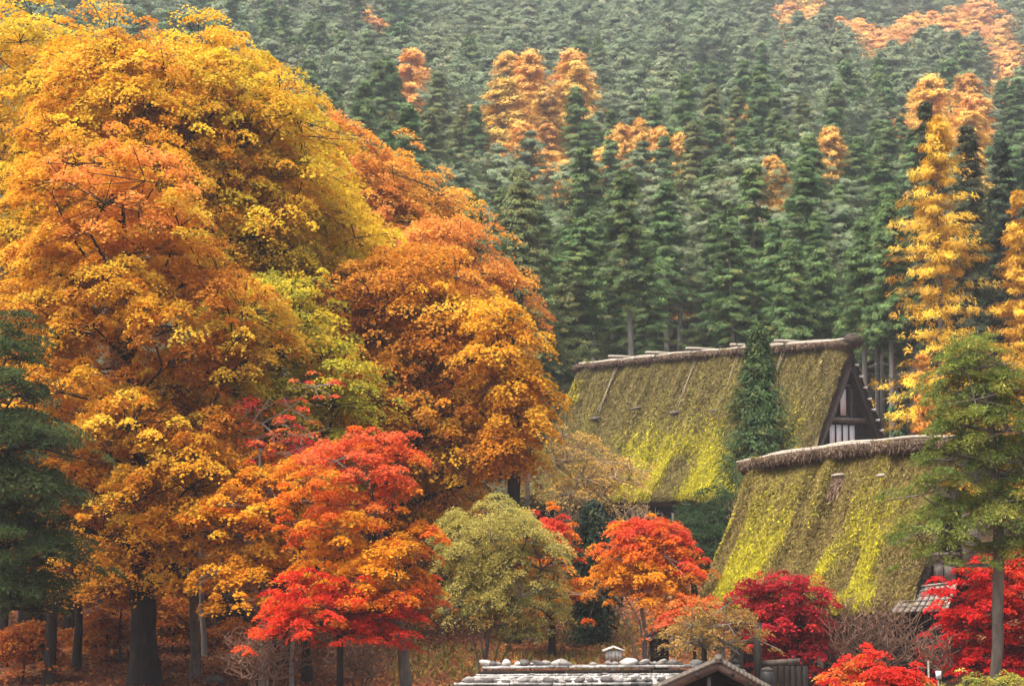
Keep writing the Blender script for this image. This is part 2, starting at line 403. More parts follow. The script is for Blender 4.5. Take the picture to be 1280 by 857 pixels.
def broadleaf(name, label, cat, trunk_px, D, r_base, lobes, n_mass, n_pad, m, L, W, pal, wts, group=None, bark='bark_dark', mass=1.25, rc=0.42, thick=.42,
              flat=0.55, droop=0.30, dome=0.22, seed=1, rays=7, zones=None, nscale=3.0, jit=.085, inner=.5, low=-.8, r_tip=.011, leaf_mat='leaf', up_pen=1.2, nj=.42, leafy=1.0, sag=.35, big=True, stems=()):
    """one deciduous tree: base Empty > trunk (with limbs), crown. Lobes hold bough masses, masses hold leaf sprays."""
    r = np.random.default_rng(seed)
    tp = [at(px, py, D) for px, py in trunk_px]
    g = gz(tp[0][0], D)
    base = np.array([tp[0][0], D, g - .15])
    if tp[0][2] > g + .3: tp = [base] + tp
    else: tp[0] = base
    mc, mn = lobe_points(lobes, D, n_mass, mass * .62, r, low, inner)
    P, par, rad, tips = skeleton(tp, mc - [0, 0, mass * .12], r_base, r_tip * 1.6, r=r, up_pen=up_pen, want_tips=True)
    K0 = len(mc); Rm = mass * np.exp(r.normal(0, .30, K0))
    mi = np.repeat(np.arange(K0), n_pad); n = len(mi)
    a = r.random(n) * 6.28; q = np.sqrt(r.random(n))
    outw = norm(mn * [1, 1, .25])
    dx = np.cos(a) * q * Rm[mi]; dy = np.sin(a) * q * Rm[mi]
    lean = (outw[:, 0][mi] * dx + outw[:, 1][mi] * dy)
    cen = mc[mi] + np.stack([dx, dy, thick * Rm[mi] * (1 - q * q) - sag * Rm[mi] * q ** 3 - .30 * lean + r.normal(0, .10, n) * Rm[mi]], 1)
    nor = norm(np.stack([np.cos(a) * q * .8, np.sin(a) * q * .8, np.ones(n)], 1) + outw[mi] * .45)
    # twigs from each bough to its sprays
    j = np.arange(n); tw = r.random(n) < .6
    P = np.concatenate([P, cen[tw] - nor[tw] * .05]); par = np.concatenate([par, tips[mi[tw]]]); rad = np.concatenate([rad, np.full(tw.sum(), r_tip)])
    root = empty(name, base); tag(root, label, cat, group)
    link("trunk", branch_mesh(P - base, par, rad, M[bark]), root)
    for st in stems:      # further stems rising from the foot
        pts = np.array([at(px, py, D + dd) - base for px, py, dd in st]); pts[0] = [pts[0][0] * .5, pts[0][1] * .3, -.1]
        mb = MB(); kk = np.linspace(0, 1, 9); ki = np.linspace(0, 1, len(pts)); pp = np.stack([np.interp(kk, ki, pts[:, c]) for c in range(3)], 1) + r.normal(0, .02, (9, 3)) * (kk > 0)[:, None]
        mb.tube(pp, r_base * .62 * (1 - .75 * kk), 7); mb.build("stem", M[bark], root, smooth=True)
    pal = np.asarray(pal, float); K = len(pal); rcs = rc * np.exp(r.normal(0, .25, n))
    pw = np.asarray(wts, float) / np.sum(wts); wt = np.cumsum(pw)
    # the colour drifts over the crown, from bough to bough and from spray to spray
    f = vnoise(mc, nscale, seed)[mi] * .6 + r.random(K0)[mi] * .22 + r.random(n) * .18
    rank = np.argsort(np.argsort(f)) / max(1, n - 1)
    ccol = pal[np.minimum(np.searchsorted(wt, rank * .999), K - 1)] * np.exp(r.normal(0, .06, (n, 1)))
    if zones:
        px, py = pix(cen)
        for (zx, zy, rx, ry, col, amt) in zones:
            d = ((px - zx) / rx) ** 2 + ((py - zy) / ry) ** 2 + r.normal(0, .2, n) + r.normal(0, .25, K0)[mi]
            sel = (d < 1) & (r.random(n) < amt); ccol[sel] = np.asarray(col) * np.exp(r.normal(0, .07, (sel.sum(), 1)))
    keep = (r.random(n) < leafy) if leafy < 1 else np.ones(n, bool)
    ck = ccol[keep]
    def palfn(Pl, ci):
        nn = len(Pl); other = pal[r.choice(K, nn, p=pw)]; k = (r.random((nn, 1)) ** 2) * .22
        return (ck[ci] * (1 - k) + other * k) * np.exp(r.normal(0, jit, (nn, 1)))
    if big: m, L, W = int(m * 2.1), L * .68, W * .70
    V, col = clump_leaves((cen - base)[keep], nor[keep], rcs[keep], m, L, W, palfn, droop, dome, flat, rays, r, nj)
    link("crown", new_mesh("crown", V, quads(len(V) // 4), M[leaf_mat], np.clip(col, 0, .95)), root)
    return root

# ------------------------------------------------------------------ terrain
def make_ground():
    ys = np.concatenate([np.linspace(-40, 38, 40), np.arange(39, 112, .5), np.arange(112, 541, 3.0)])
    xs = np.concatenate([np.arange(-262, -40, 6.0), np.arange(-40, 40, .8), np.arange(40, 263, 6.0)])
    X, Y = np.meshgrid(xs, ys); Z = ground_z(X, Y); V = np.stack([X, Y, Z], -1).reshape(-1, 3)
    nx, ny = len(xs), len(ys); i = np.arange((ny - 1) * (nx - 1)); a = (i // (nx - 1)) * nx + i % (nx - 1)
    o = link("ground", new_mesh("ground", V, np.stack([a, a + 1, a + nx + 1, a + nx], 1), M['ground'], smooth=True))
    tag(o, "leaf covered ground rising into the wooded mountainside", "ground", kind="structure")
make_ground()

def make_litter():
    r = np.random.default_rng(5); n = 60000
    y = 42 + 40 * r.random(n) ** 1.3; x = (r.random(n) * 2 - 1) * (y * .27 + 2)
    keep = (x < y * .14)
    x, y = x[keep], y[keep]; n = len(x)
    P = np.stack([x, y, ground_z(x, y) + .02 + r.random(n) * .05], 1)
    N = norm(np.array([0, -.15, 1.0]) + r.normal(0, .45, (n, 3))); T = r.normal(0, 1, (n, 3))
    col = tint([(0.30, .10, .035), (.20, .06, .022), (.42, .17, .05), (.12, .05, .025), (.45, .25, .06)], [4, 4, 2, 2, 1], n, .25, r)
    V, c = leaf_arrays(P, N, T, .15 * np.exp(r.normal(0, .25, n)), .11, col, .2)
    o = link("fallen_leaves", new_mesh("fallen_leaves", V, quads(n), M['leaf'], c))
    tag(o, "red brown fallen leaves covering the slope under the trees", "fallen leaves", kind="stuff")
    # tufts of grass on the open bank
    n = 16000; y = 46 + 24 * r.random(n); x = (r.random(n) * .30 - .06) * y
    k = vnoise(np.stack([x, y, 0 * x], 1), 2.2, 8) > .42; x, y = x[k], y[k]; n = len(x)
    h = .12 + .16 * r.random(n)
    P = np.stack([x, y, ground_z(x, y) + h * .4], 1)
    T = norm(np.array([0, 0, 1.0]) + r.normal(0, .4, (n, 3))); N = norm(np.array([0, -1.0, .2]) + r.normal(0, .6, (n, 3)))
    col = tint([(.20, .17, .04), (.12, .12, .03), (.30, .20, .05), (.22, .10, .03)], [3, 2, 2, 1], n, .25, r)
    V, c = leaf_arrays(P, N, T, h * 1.4, .05, col, .1)
    o = link("grass", new_mesh("grass", V, quads(n), M['leaf'], c))
    tag(o, "short dry grass and weeds on the bank behind the shingled roof", "grass", kind="stuff")
make_litter()

# ------------------------------------------------------------------ haze
def make_haze():
    lo = np.array([-275., -45., -0.5]); hi = np.array([275., 550., 185.])
    lo[2] = 0.6 - 1.0
    mb = MB(); mb.box(lo, hi)
    m, t, N, L = mat_new("haze"); N.remove(N["Principled BSDF"])
    pv = N.new("ShaderNodeVolumePrincipled"); pv.inputs["Density"].default_value = HAZE
    pv.inputs["Color"].default_value = (.80, .90, 1.0, 1); pv.inputs["Anisotropy"].default_value = 0.1
    L.new(pv.outputs[0], N["Material Output"].inputs["Volume"])
    o = mb.build("haze", m); tag(o, "thin pale mist fading the far mountainside", "haze", kind="stuff")
HAZE = 0.00034
make_haze()

# ------------------------------------------------------------------ conifers
def conifer_arrays(r, H, Rad, cb, nb, ns, nq, L, W, pal, wts, kind="cone", droop=.22, sp=None, gap=0.0, jit=.12, zj=.55, lv=.62):
    """needle sprays of one conifer about its own base; returns V, col, branch list"""
    u = np.sort(r.random(nb)) if gap == 0 else np.sort((np.round(r.random(nb) * 22) / 22 + r.normal(0, .022, nb)).clip(0, 1))
    t = u ** .92
    z = (cb + (1 - cb) * t) * H
    if kind == "cone": prof = (1 - t) ** .74 * np.minimum(1, (t + .16) / .30) + .03
    elif kind == "soft": prof = (1 - t) ** .46 * np.minimum(1, (t + .16) / .30) + .03
    elif kind == "spire": prof = (1 - t) ** .92 * np.minimum(1, (t + .16) / .30) + .012
    elif kind == "column": prof = np.sqrt(np.maximum(0, 1 - t ** 1.7)) * np.minimum(1, (t + .25) / .4) + .04
    else: prof = np.sqrt(np.maximum(0.0, 1 - (2 * t - .85).clip(-1, 1) ** 2)) * .95 + .08
    ln = Rad * prof * (1.12 - lv + lv * r.random(nb))
    az = np.arange(nb) * 2.39996 + r.normal(0, .5, nb)
    ln *= 1 + .22 * np.sin(az * 2 + r.random() * 6) * r.random()
    bi = np.repeat(np.arange(nb), ns); fr = np.tile((np.arange(ns) + .6) / ns, nb) + r.normal(0, .06, nb * ns)
    fr = fr.clip(.12, 1.05)
    rise = (.25 if kind == "round" else (.22 - .30 * (1 - t)))[bi] if not np.isscalar(.25 if kind == "round" else 0) or kind != "round" else .25
    c = np.cos(az)[bi]; s = np.sin(az)[bi]; l = ln[bi] * fr
    side = r.normal(0, .22, len(bi)) * l
    C0 = np.stack([c * l - s * side, s * l + c * side, z[bi] + rise * l - droop * fr ** 2 * ln[bi]], 1)
    ci = np.repeat(np.arange(len(C0)), nq); n = len(ci)
    out = np.stack([c, s, 0 * c], 1)[ci]
    T = norm(out + r.normal(0, .55, (n, 3)) * [1, 1, .45] + [0, 0, -.18 if kind != "round" else .25])
    sp = sp or max(L, .34)
    P = C0[ci] + T * (sp * .35) * r.random((n, 1)) + r.normal(0, sp * .34, (n, 3)) * [1, 1, zj]
    N = norm(np.array([0, 0, .75]) + out * .7 + r.normal(0, .28, (n, 3)))
    bc = tint(pal, wts, len(C0), .14, r)
    col = bc[ci] * np.exp(r.normal(0, jit, (n, 1)))
    V, cc = leaf_arrays(P, N, T, L * np.exp(r.normal(0, .25, n)), W, col, .1)
    return V, cc, (z, ln, az)

def conifer_trunk(r, H, rb, br=None, nbr=0, cb=.3, top=.97, lean=.0, name="trunk", mat='bark_pale', seg=9):
    mb = MB(); k = np.linspace(0, 1, seg)
    pts = np.stack([lean * k * H + .04 * np.sin(k * 5), .03 * np.cos(k * 4), k * H * top - .3 * (k == 0)], 1)
    mb.tube(pts, rb * (1 - k * .9) ** .8 + .012, 8)
    if br is not None:
        z, ln, az = br
        for i in np.linspace(0, len(z) - 1, nbr).astype(int):
            kz = z[i] / H
            p = np.array([lean * z[i], 0, z[i]]); q = p + np.array([math.cos(az[i]), math.sin(az[i]), 0]) * ln[i] * .9
            q[2] += .0 * ln[i]; mid = (p + q) / 2 + [0, 0, .08 * ln[i]]
            rr = max(.010, rb * .22 * (1 - kz)); mb.tube([p, mid, q], [rr, rr * .7, rr * .3], 4)
    for _ in range(10):    # bare stubs and dead branches under the crown
        zz = H * cb * (.45 + .6 * r.random()); a = r.random() * 6.28; l = .5 + 1.1 * r.random()
        mb.tube([(0, 0, zz), (math.cos(a) * l * .5, math.sin(a) * l * .5, zz + .05), (math.cos(a) * l, math.sin(a) * l, zz - .12 * l)], [.025, .018, .008], 4)
    return mb.build_mesh(name, M[mat]) if hasattr(mb, 'build_mesh') else mb

def mb_mesh(mb, name, mat, smooth=True):
    fs = []
    if mb.Q: fs.append(np.vstack(mb.Q))
    if mb.T: fs.append(np.vstack(mb.T))
    return new_mesh(name, np.vstack(mb.V), fs, M[mat], smooth=smooth)

G_CEDAR = ([(0.092, 0.168, 0.049), (0.121, 0.207, 0.057), (0.068, 0.127, 0.046), (0.169, 0.235, 0.061), (0.196, 0.193, 0.054)], [4, 3, 3, 1.6, .7])
G_OLIVE = ([(0.169, 0.189, 0.055), (0.135, 0.182, 0.060), (0.216, 0.203, 0.065), (0.108, 0.149, 0.055)], [3, 3, 2, 2])
G_PINE = ([(0.147, 0.203, 0.105), (0.182, 0.231, 0.114), (0.115, 0.157, 0.090), (0.231, 0.231, 0.108)], [3, 3, 2, 1.5])
G_LARCH = ([(0.714, 0.403, 0.077), (0.777, 0.482, 0.099), (0.609, 0.325, 0.066), (0.735, 0.515, 0.143)], [3, 3, 2, 1])
G_RUST = ([(.66, .34, .09), (.72, .43, .10), (.58, .27, .08), (.46, .29, .14)], [3, 3, 2, 1])

PROTO = {}
def protos():
    r = np.random.default_rng(21)
    def mk(kind, n, f):
        for i in range(n): PROTO.setdefault(kind, []).append(f(r, i))
    def near(spec):
        def f(r, i):
            H, Rad, cb = spec['H'] * (.92 + .16 * r.random()), spec['R'] * (.85 + .3 * r.random()), spec['cb'] * (.8 + .4 * r.random())
            V, c, br = conifer_arrays(r, H, Rad, cb, spec['nb'], spec['ns'], spec['nq'], spec['L'], spec['W'], *spec['pal'], kind=spec['k'], droop=spec.get('droop', .22), zj=spec.get('zj', .55))
            mb = conifer_trunk(r, H, spec['rb'], br, 26, cb)
            return dict(crown=new_mesh("crown", V, quads(len(V) // 4), M['needle'], c), trunk=mb_mesh(mb, "trunk", 'bark_pale'), V=V, c=c, H=H)
        return f
    mk('cedar', 6, near(dict(H=14, R=2.9, cb=.18, nb=135, ns=7, nq=34, L=.24, W=.055, pal=G_CEDAR, k='cone', rb=.2)))
    mk('tall', 4, near(dict(H=15, R=2.7, cb=.44, nb=110, ns=7, nq=34, L=.24, W=.055, pal=G_CEDAR, k='cone', rb=.19)))
    mk('olive', 2, near(dict(H=14, R=3.0, cb=.12, nb=135, ns=7, nq=34, L=.24, W=.055, pal=G_OLIVE, k='cone', rb=.2)))
    mk('pine', 4, near(dict(H=13, R=3.2, cb=.36, nb=95, ns=7, nq=36, L=.25, W=.055, pal=G_PINE, k='round', rb=.2, droop=.1)))
    mk('larch', 3, near(dict(H=13, R=2.3, cb=.16, nb=170, ns=7, nq=26, L=.24, W=.06, pal=G_LARCH, k='soft', rb=.16, zj=.9)))
    mk('rust', 3, near(dict(H=9, R=3.4, cb=.18, nb=130, ns=6, nq=30, L=.26, W=.16, pal=G_RUST, k='round', rb=.16, droop=.1)))
    far = {}
    for kind, spec in dict(cedar=dict(H=14, R=2.9, cb=.15, pal=G_CEDAR, k='cone'), pine=dict(H=13, R=3.2, cb=.34, pal=G_PINE, k='round'),
                           larch=dict(H=13, R=2.3, cb=.15, pal=G_LARCH, k='soft'), rust=dict(H=9, R=3.4, cb=.15, pal=G_RUST, k='round')).items():
        far[kind] = []
        for i in range(4):
            V, c, br = conifer_arrays(r, spec['H'], spec['R'] * (.9 + .2 * r.random()), spec['cb'], 100, 5, 20, .32, .11, *spec['pal'], kind=spec['k'], sp=.46, jit=.08)
            mb = MB(); mb.tube([(0, 0, -.5), (0, 0, spec['H'] * .9)], [.18, .03], 5, False); tv = np.vstack(mb.V)
            me = new_mesh("distant_tree", np.concatenate([V, tv]), np.vstack([quads(len(V) // 4), np.vstack(mb.Q) + len(V)]), M['needle'], np.concatenate([c, np.full((len(tv), 3), .08)]))
            me.materials.append(M['bark_grey']); mi = np.zeros(len(me.polygons), np.int32); mi[len(V) // 4:] = 1; me.polygons.foreach_set("material_index", mi)
            far[kind].append(me)
    return far
FARP = protos()

# outline of the orange wood in the photo: trees wholly behind it are not built
OUTX = [-60, 0, 190, 300, 400, 470, 560, 640, 690, 700]; OUTY = [10, 15, 55, 75, 165, 215, 290, 350, 430, 900]
# autumn-coloured patches on the mountainside, in photo pixels (x, y, rx, ry, kind)
PATCH = [(650, 95, 24, 30, 'larch'), (690, 110, 28, 36, 'larch'), (730, 140, 26, 26, 'larch'), (790, 172, 28, 16, 'larch'), (830, 178, 34, 18, 'larch'), (872, 188, 18, 12, 'larch'),
         (968, 225, 17, 22, 'larch'), (1042, 185, 22, 16, 'larch'), (930, 152, 12, 14, 'larch'), (1155, 108, 32, 28, 'larch'), (1195, 128, 34, 26, 'larch'), (898, 132, 12, 10, 'rust'),
         (1085, 52, 55, 24, 'rust'), (1140, 50, 45, 26, 'rust'), (1210, 44, 58, 28, 'rust'), (1262, 78, 36, 40, 'rust'), (912, 14, 18, 8, 'rust'), (995, 32, 50, 17, 'rust'),
         (1235, 118, 42, 10, 'rust'), (455, 22, 14, 12, 'rust'), (585, 78, 16, 16, 'larch'), (1256, 165, 8, 20, 'larch'), (520, 55, 12, 8, 'larch')]
LAB = dict(cedar="dark green cone shaped conifer in the dense forest on the misty mountainside",
           tall="tall conifer with bare pale lower trunk at the foot of the forested mountain",
           olive="olive green bushy conifer among darker ones at the forest foot",
           pine="grey green round topped pine in the forest on the misty mountainside",
           larch="golden larch standing out among the green conifers on the mountainside",
           rust="rusty orange broadleaf tree in the autumn belt high on the mountainside")
GRP = dict(cedar="dark conifers of the mountain forest", tall="bare trunked conifers along the forest edge", olive="olive conifers at the forest foot",
           pine="pines of the mountain forest", larch="golden larches on the mountainside", rust="rusty broadleaf trees on the mountainside")

def forest():
    r = np.random.default_rng(33); spots = []
    y = 111.0; row = 0
    while y < 480:
        st = 4.0 + max(0, y - 118) * .0065
        hw = y * .257 * 1.06 + 6; x = -hw + (row % 2) * st / 2
        while x < hw:
            spots.append((x + r.normal(0, .75), y + r.normal(0, .9))); x += st
        y += st * .95; row += 1
    spots = np.array(spots); g = ground_z(spots[:, 0], spots[:, 1])
    top = np.stack([spots[:, 0], spots[:, 1], g + 13], 1); px, py = pix(top)
    keep = (py > -30) | (pix(np.stack([spots[:, 0], spots[:, 1], g + 4], 1))[1] > -25)
    keep &= ~((px < 690) & (py > np.interp(px, OUTX, OUTY) + 25))
    spots, g, px, py = spots[keep], g[keep], px[keep], py[keep]
    order = np.argsort(spots[:, 1]); fP = []; fK = []; fR = []; fS = []
    cnt = {}
    low = pix(np.stack([spots[:, 0], spots[:, 1], g + 11.5], 1))
    mid = pix(np.stack([spots[:, 0], spots[:, 1], g + 15.0 * (1 + .35 * np.clip((spots[:, 1] - 112) / 240, 0, 1.5))], 1))
    for i in order:
        x, yy = spots[i]; kind = None
        for (cx, cy, rx, ry, k) in PATCH:
            mx, my = (low if k == 'rust' else mid)[0][i], (low if k == 'rust' else mid)[1][i]
            if ((mx - cx) / rx / 1.05) ** 2 + ((my - cy) / ry / 1.0) ** 2 < 1 + r.normal(0, .12) and yy > 150: kind = k
        if kind is None:
            f = vnoise(np.array([[x, yy, 0]]), 26, 12)[0] + r.normal(0, .14) + np.clip((yy - 140) / 420, -.05, .35)  # paler pines increase with distance, putting some haze into the tree colours
            kind = 'pine' if f > .62 else 'cedar'
            if yy < 121: kind = 'tall' if r.random() < (.62 if x > 8 else .3) else ('olive' if r.random() < .22 else 'cedar')
            elif r.random() < .07: kind = 'olive' if yy < 200 else 'pine'
        s = float(np.clip(np.exp(r.normal(0, .16)), .74, 1.24)) * (.74 if yy < 124 else (.80 if yy < 150 else .84)) * (1 + .35 * min(1.5, (yy - 112) / 240)); rz = r.random() * 6.28
        if kind in ('larch', 'rust'): s *= 1.12 if yy > 180 else .80
        lim = 300 if kind in ('cedar', 'pine') else 60
        cls = 'green' if kind in ('cedar', 'pine') else kind
        if cnt.get(cls, 0) < lim:
            cnt[cls] = cnt.get(cls, 0) + 1
            p = PROTO[kind][r.integers(len(PROTO[kind]))]
            e = empty({'cedar': 'conifer_tree', 'tall': 'conifer_tree', 'olive': 'conifer_tree', 'pine': 'pine_tree', 'larch': 'larch_tree', 'rust': 'broadleaf_tree'}[kind], (x, yy, g[i] - .1), rz); e.rotation_euler = (r.normal(0, .03), r.normal(0, .03), rz)
            wd = s * (1.55 if kind == 'larch' else 1.2); e.scale = (wd * (.9 + .2 * r.random()), wd * (.9 + .2 * r.random()), s * (.92 + .2 * r.random()))
            tag(e, LAB[kind], "tree", GRP[kind])
            link("trunk", p['trunk'], e); link("crown", p['crown'], e)
        else:
            k = 'cedar' if kind in ('tall', 'olive') else kind
            fP.append((x, yy, g[i])); fK.append(KINDS.index(k) * 4 + int(r.integers(4))); fR.append(rz)
            w = s * (1.5 if k == 'larch' else 1.15); fS.append((w, w, s))
    print("forest individuals", cnt, "far", len(fP))
    kinds = bpy.data.collections.new("distant_tree_kinds")
    for q, me in enumerate([m for k in KINDS for m in FARP[k]]):
        kinds.objects.link(bpy.data.objects.new("distant_tree_%02d" % q, me))
    me = bpy.data.meshes.new("distant_forest"); n = len(fP); me.vertices.add(n); me.vertices.foreach_set("co", np.array(fP, np.float32).ravel())
    for nm, ty, v, key in (("tree_kind", 'INT', np.array(fK, np.int32), "value"), ("tree_turn", 'FLOAT', np.array(fR, np.float32), "value"), ("tree_size", 'FLOAT_VECTOR', np.array(fS, np.float32), "vector")):
        me.attributes.new(nm, ty, 'POINT').data.foreach_set(key, v.ravel())
    me.update()
    o = link("distant_forest", me); tag(o, "distant mass of conifers fading into mist high on the mountainside", "forest", kind="stuff")
    ng = bpy.data.node_groups.new("scatter_trees", 'GeometryNodeTree')
    ng.interface.new_socket("Geometry", in_out='INPUT', socket_type='NodeSocketGeometry'); ng.interface.new_socket("Geometry", in_out='OUTPUT', socket_type='NodeSocketGeometry')
    N = ng.nodes; L = ng.links
    gi = N.new("NodeGroupInput"); go = N.new("NodeGroupOutput"); iop = N.new("GeometryNodeInstanceOnPoints"); ci = N.new("GeometryNodeCollectionInfo")
    ci.inputs["Collection"].default_value = kinds; ci.inputs["Separate Children"].default_value = True; ci.inputs["Reset Children"].default_value = True
    def attr(nm, ty):
        a = N.new("GeometryNodeInputNamedAttribute"); a.data_type = ty; a.inputs["Name"].default_value = nm
        return next(s for s in a.outputs if s.enabled and s.name == "Attribute")
    cx = N.new("ShaderNodeCombineXYZ"); L.new(attr("tree_turn", 'FLOAT'), cx.inputs[2])
    L.new(gi.outputs[0], iop.inputs["Points"]); L.new(ci.outputs[0], iop.inputs["Instance"]); iop.inputs["Pick Instance"].default_value = True
    L.new(attr("tree_kind", 'INT'), iop.inputs["Instance Index"]); L.new(cx.outputs[0], iop.inputs["Rotation"]); L.new(attr("tree_size", 'FLOAT_VECTOR'), iop.inputs["Scale"])
    L.new(iop.outputs[0], go.inputs[0])
    o.modifiers.new("scatter_trees", 'NODES').node_group = ng
KINDS = ['cedar', 'pine', 'larch', 'rust']
forest()

def special_conifer(name, label, px, D, top_py, base_py, rad_px, cb, nb, ns, nq, L, W, pal, kind, seed, gap=0, mat='bark_grey', droop=.22, rb=.2, group=None, nbr=70, jit=.13, lean=0.0, zj=.55, lv=.6):
    r = np.random.default_rng(seed); b = at(px, base_py, D); g = gz(b[0], D)
    H = at(px, top_py, D)[2] - g; Rad = rad_px / F * D
    V, c, br = conifer_arrays(r, H, Rad, cb, nb, ns, nq, L, W, *pal, kind=kind, droop=droop, gap=gap, jit=jit, zj=zj, lv=lv)
    if lean: V[:, 0] += V[:, 2] * lean
    root = empty(name, (b[0], D, g)); tag(root, label, "tree", group)
    mb = conifer_trunk(r, H, rb, br, nbr, cb, lean=lean); link("trunk", mb_mesh(mb, "trunk", mat), root)
    link("crown", new_mesh("crown", V, quads(len(V) // 4), M['needle_one'], c), root)
    return root

# ------------------------------------------------------------------ thatched houses
def local_of(P, org, rz):
    P = np.asarray(P, float) - org; c, s = math.cos(-rz), math.sin(-rz)
    return np.stack([P[..., 0] * c - P[..., 1] * s, P[..., 0] * s + P[..., 1] * c, P[..., 2]], -1)

def thatch_house(name, label, pR, ex, Lr, W, Hs, t, sag, zb, moss_fn, n_moss, mossL, seed, poles, logs, wall_in=.9, verge_knots=True, concave=.35, skew_eave=0.0, mound=((1, .5, 1), .8, 42, .09)):
    r = np.random.default_rng(seed)
    ex = np.array([ex[0], ex[1], 0.]); ex /= np.linalg.norm(ex)
    mid = pR - ex * Lr / 2; rz = math.atan2(ex[1], ex[0]); org = np.array([mid[0], mid[1], zb])
    Hr = pR[2] - zb
    root = empty(name, org, rz); tag(root, label, "thatched house")
    def surf(side, u, s, off=0.0):
        u = np.asarray(u, float); s = np.asarray(s, float)
        x = -Lr / 2 + u * Lr - skew_eave * s * (1 - u)
        y = side * s * W; z = Hr - s * Hs - sag * (1 - u) ** 2 - concave * np.sin(np.pi * s) + .18 * s ** 6
        nrm = np.array([0, side * Hs, W]) / math.hypot(Hs, W)
        return np.stack([x, y, z], -1) + nrm * np.asarray(off)[..., None] if np.ndim(off) else np.stack([x, y, z], -1) + nrm * off
    for side, nu, nv in ((-1, 170, 120), (1, 70, 40)):
        U, S = np.meshgrid(np.linspace(0, 1, nu), np.linspace(0, 1, nv))
        q = np.stack([U * Lr, S * W * 1.2, 0 * U + side], -1)
        d = (vnoise(q, 1.7, seed) - .5) * .26 + (vnoise(q * [1, .5, 1], .42, seed + 1) - .5) * .30 + mound[3] * np.clip((vnoise(q * np.array(mound[0]), mound[1], mound[2]) - .42) * 5, 0, 1) + (vnoise(q, .16, seed + 2) - .5) * .07
        edge = np.minimum(np.minimum(U, 1 - U) * Lr / .35, (1 - S) * Hs / .35).clip(0, 1)
        d = d - (1 - edge) ** 2 * .22
        O = surf(side, U, S, d)
        O[..., 0] += (vnoise(q, .5, seed + 5) - .5) * .3 * (1 - (np.minimum(U, 1 - U) * Lr / .5).clip(0, 1)) 
        I = surf(side, U, S, -t + (vnoise(q, .3, seed + 4) - .5) * .08); I[..., 1] = side * np.maximum(.0, side * I[..., 1])
        I[..., 1] = np.where(S < 1e-6, 0.004 * side, I[..., 1])
        V = np.concatenate([O.reshape(-1, 3), I.reshape(-1, 3)]); n = nu * nv
        i = np.arange((nv - 1) * (nu - 1)); a = (i // (nu - 1)) * nu + i % (nu - 1)
        fo = np.stack([a, a + nu, a + nu + 1, a + 1], 1) if side < 0 else np.stack([a, a + 1, a + nu + 1, a + nu], 1)
        fi = fo[:, ::-1] + n
        k = np.arange(nv - 1)
        le = k * nu; re = k * nu + nu - 1; be = (nv - 1) * nu + np.arange(nu - 1)
        def strip(e0, e1, flip): f = np.stack([e0, e1, e1 + n, e0 + n], 1); return f[:, ::-1] if flip else f
        cut = np.vstack([strip(le, le + nu, side > 0), strip(re, re + nu, side < 0), strip(be, be + 1, side > 0)])
        me = new_mesh("thatch", V, np.vstack([fo, fi, cut]), M['thatch'], smooth=False)
        me.materials.append(M['thatch_cut'])
        mi = np.zeros(len(me.polygons), np.int32); mi[len(fo):] = 1; me.polygons.foreach_set("material_index", mi)
        roof = link("thatch_slope", me, root)
        # straw and moss tufts growing on the slope
        nm = n_moss if side < 0 else n_moss // 6
        u = r.random(nm); s = r.random(nm) ** .9
        q = np.stack([u * Lr, s * W * 1.2, 0 * u + side], -1)
        d = (vnoise(q, 1.7, seed) - .5) * .26 + (vnoise(q * [1, .5, 1], .42, seed + 1) - .5) * .30 + mound[3] * np.clip((vnoise(q * np.array(mound[0]), mound[1], mound[2]) - .42) * 5, 0, 1)
        eg = np.minimum(np.minimum(u, 1 - u) * Lr / .35, (1 - s) * Hs / .35).clip(0, 1); d = d - (1 - eg) ** 2 * .22
        P = surf(side, u, s, d + .03 + r.random(nm) * .05)
        down = np.array([0, side * W, -Hs]) / math.hypot(W, Hs); nn = np.array([0, side * Hs, W]) / math.hypot(W, Hs)
        T = norm(down + r.normal(0, .40, (nm, 3)) + nn * .15); N = norm(nn + r.normal(0, .5, (nm, 3)))
        col = moss_fn(u, s, q, r)
        V, c = leaf_arrays(P, N, T, mossL * np.exp(r.normal(0, .35, nm)), mossL * .24 * np.exp(r.normal(0, .3, nm)), col, .25)
        link("moss", new_mesh("moss", V, quads(nm), M['moss'], c.clip(0, .9)), roof)
    # ridge roll of bark and straw
    nx, na = 150, 18; xs = np.linspace(-Lr / 2 - .12, Lr / 2 + .18, nx); th = np.linspace(0, 2 * np.pi, na, endpoint=False)
    X, A = np.meshgrid(xs, th, indexing='ij'); q = np.stack([X * 1.0, np.cos(A) * 2, np.sin(A) * 2], -1)
    rr = 1 + (vnoise(q, .5, seed + 7) - .5) * .5 + (vnoise(q * [.4, 1, 1], .2, seed + 8) - .5) * .35
    zc = Hr - sag * (1 - (X + Lr / 2) / Lr) ** 2
    V = np.stack([X, np.cos(A) * .46 * rr, zc - .10 + np.sin(A) * .17 * rr], -1).reshape(-1, 3)
    i = np.arange((nx - 1) * na); a = (i // na) * na + i % na; b = (i // na) * na + (i + 1) % na
    fq = np.stack([a, a + na, b + na, b], 1); V = np.vstack([V, V[:na].mean(0), V[-na:].mean(0)]); k = np.arange(na)
    e = (nx - 1) * na
    ft = np.vstack([np.stack([np.full(na, len(V) - 2), k, (k + 1) % na], 1), np.stack([np.full(na, len(V) - 1), e + (k + 1) % na, e + k], 1)])
    link("ridge_roll", new_mesh("ridge_roll", V, [fq, ft], M['ridge_bark'], smooth=False), root)
    ns_ = 5000; xr = r.uniform(-Lr / 2 - .1, Lr / 2 + .15, ns_); ar = r.uniform(-.5, 3.6, ns_)
    zr = Hr - sag * (1 - (xr + Lr / 2) / Lr) ** 2
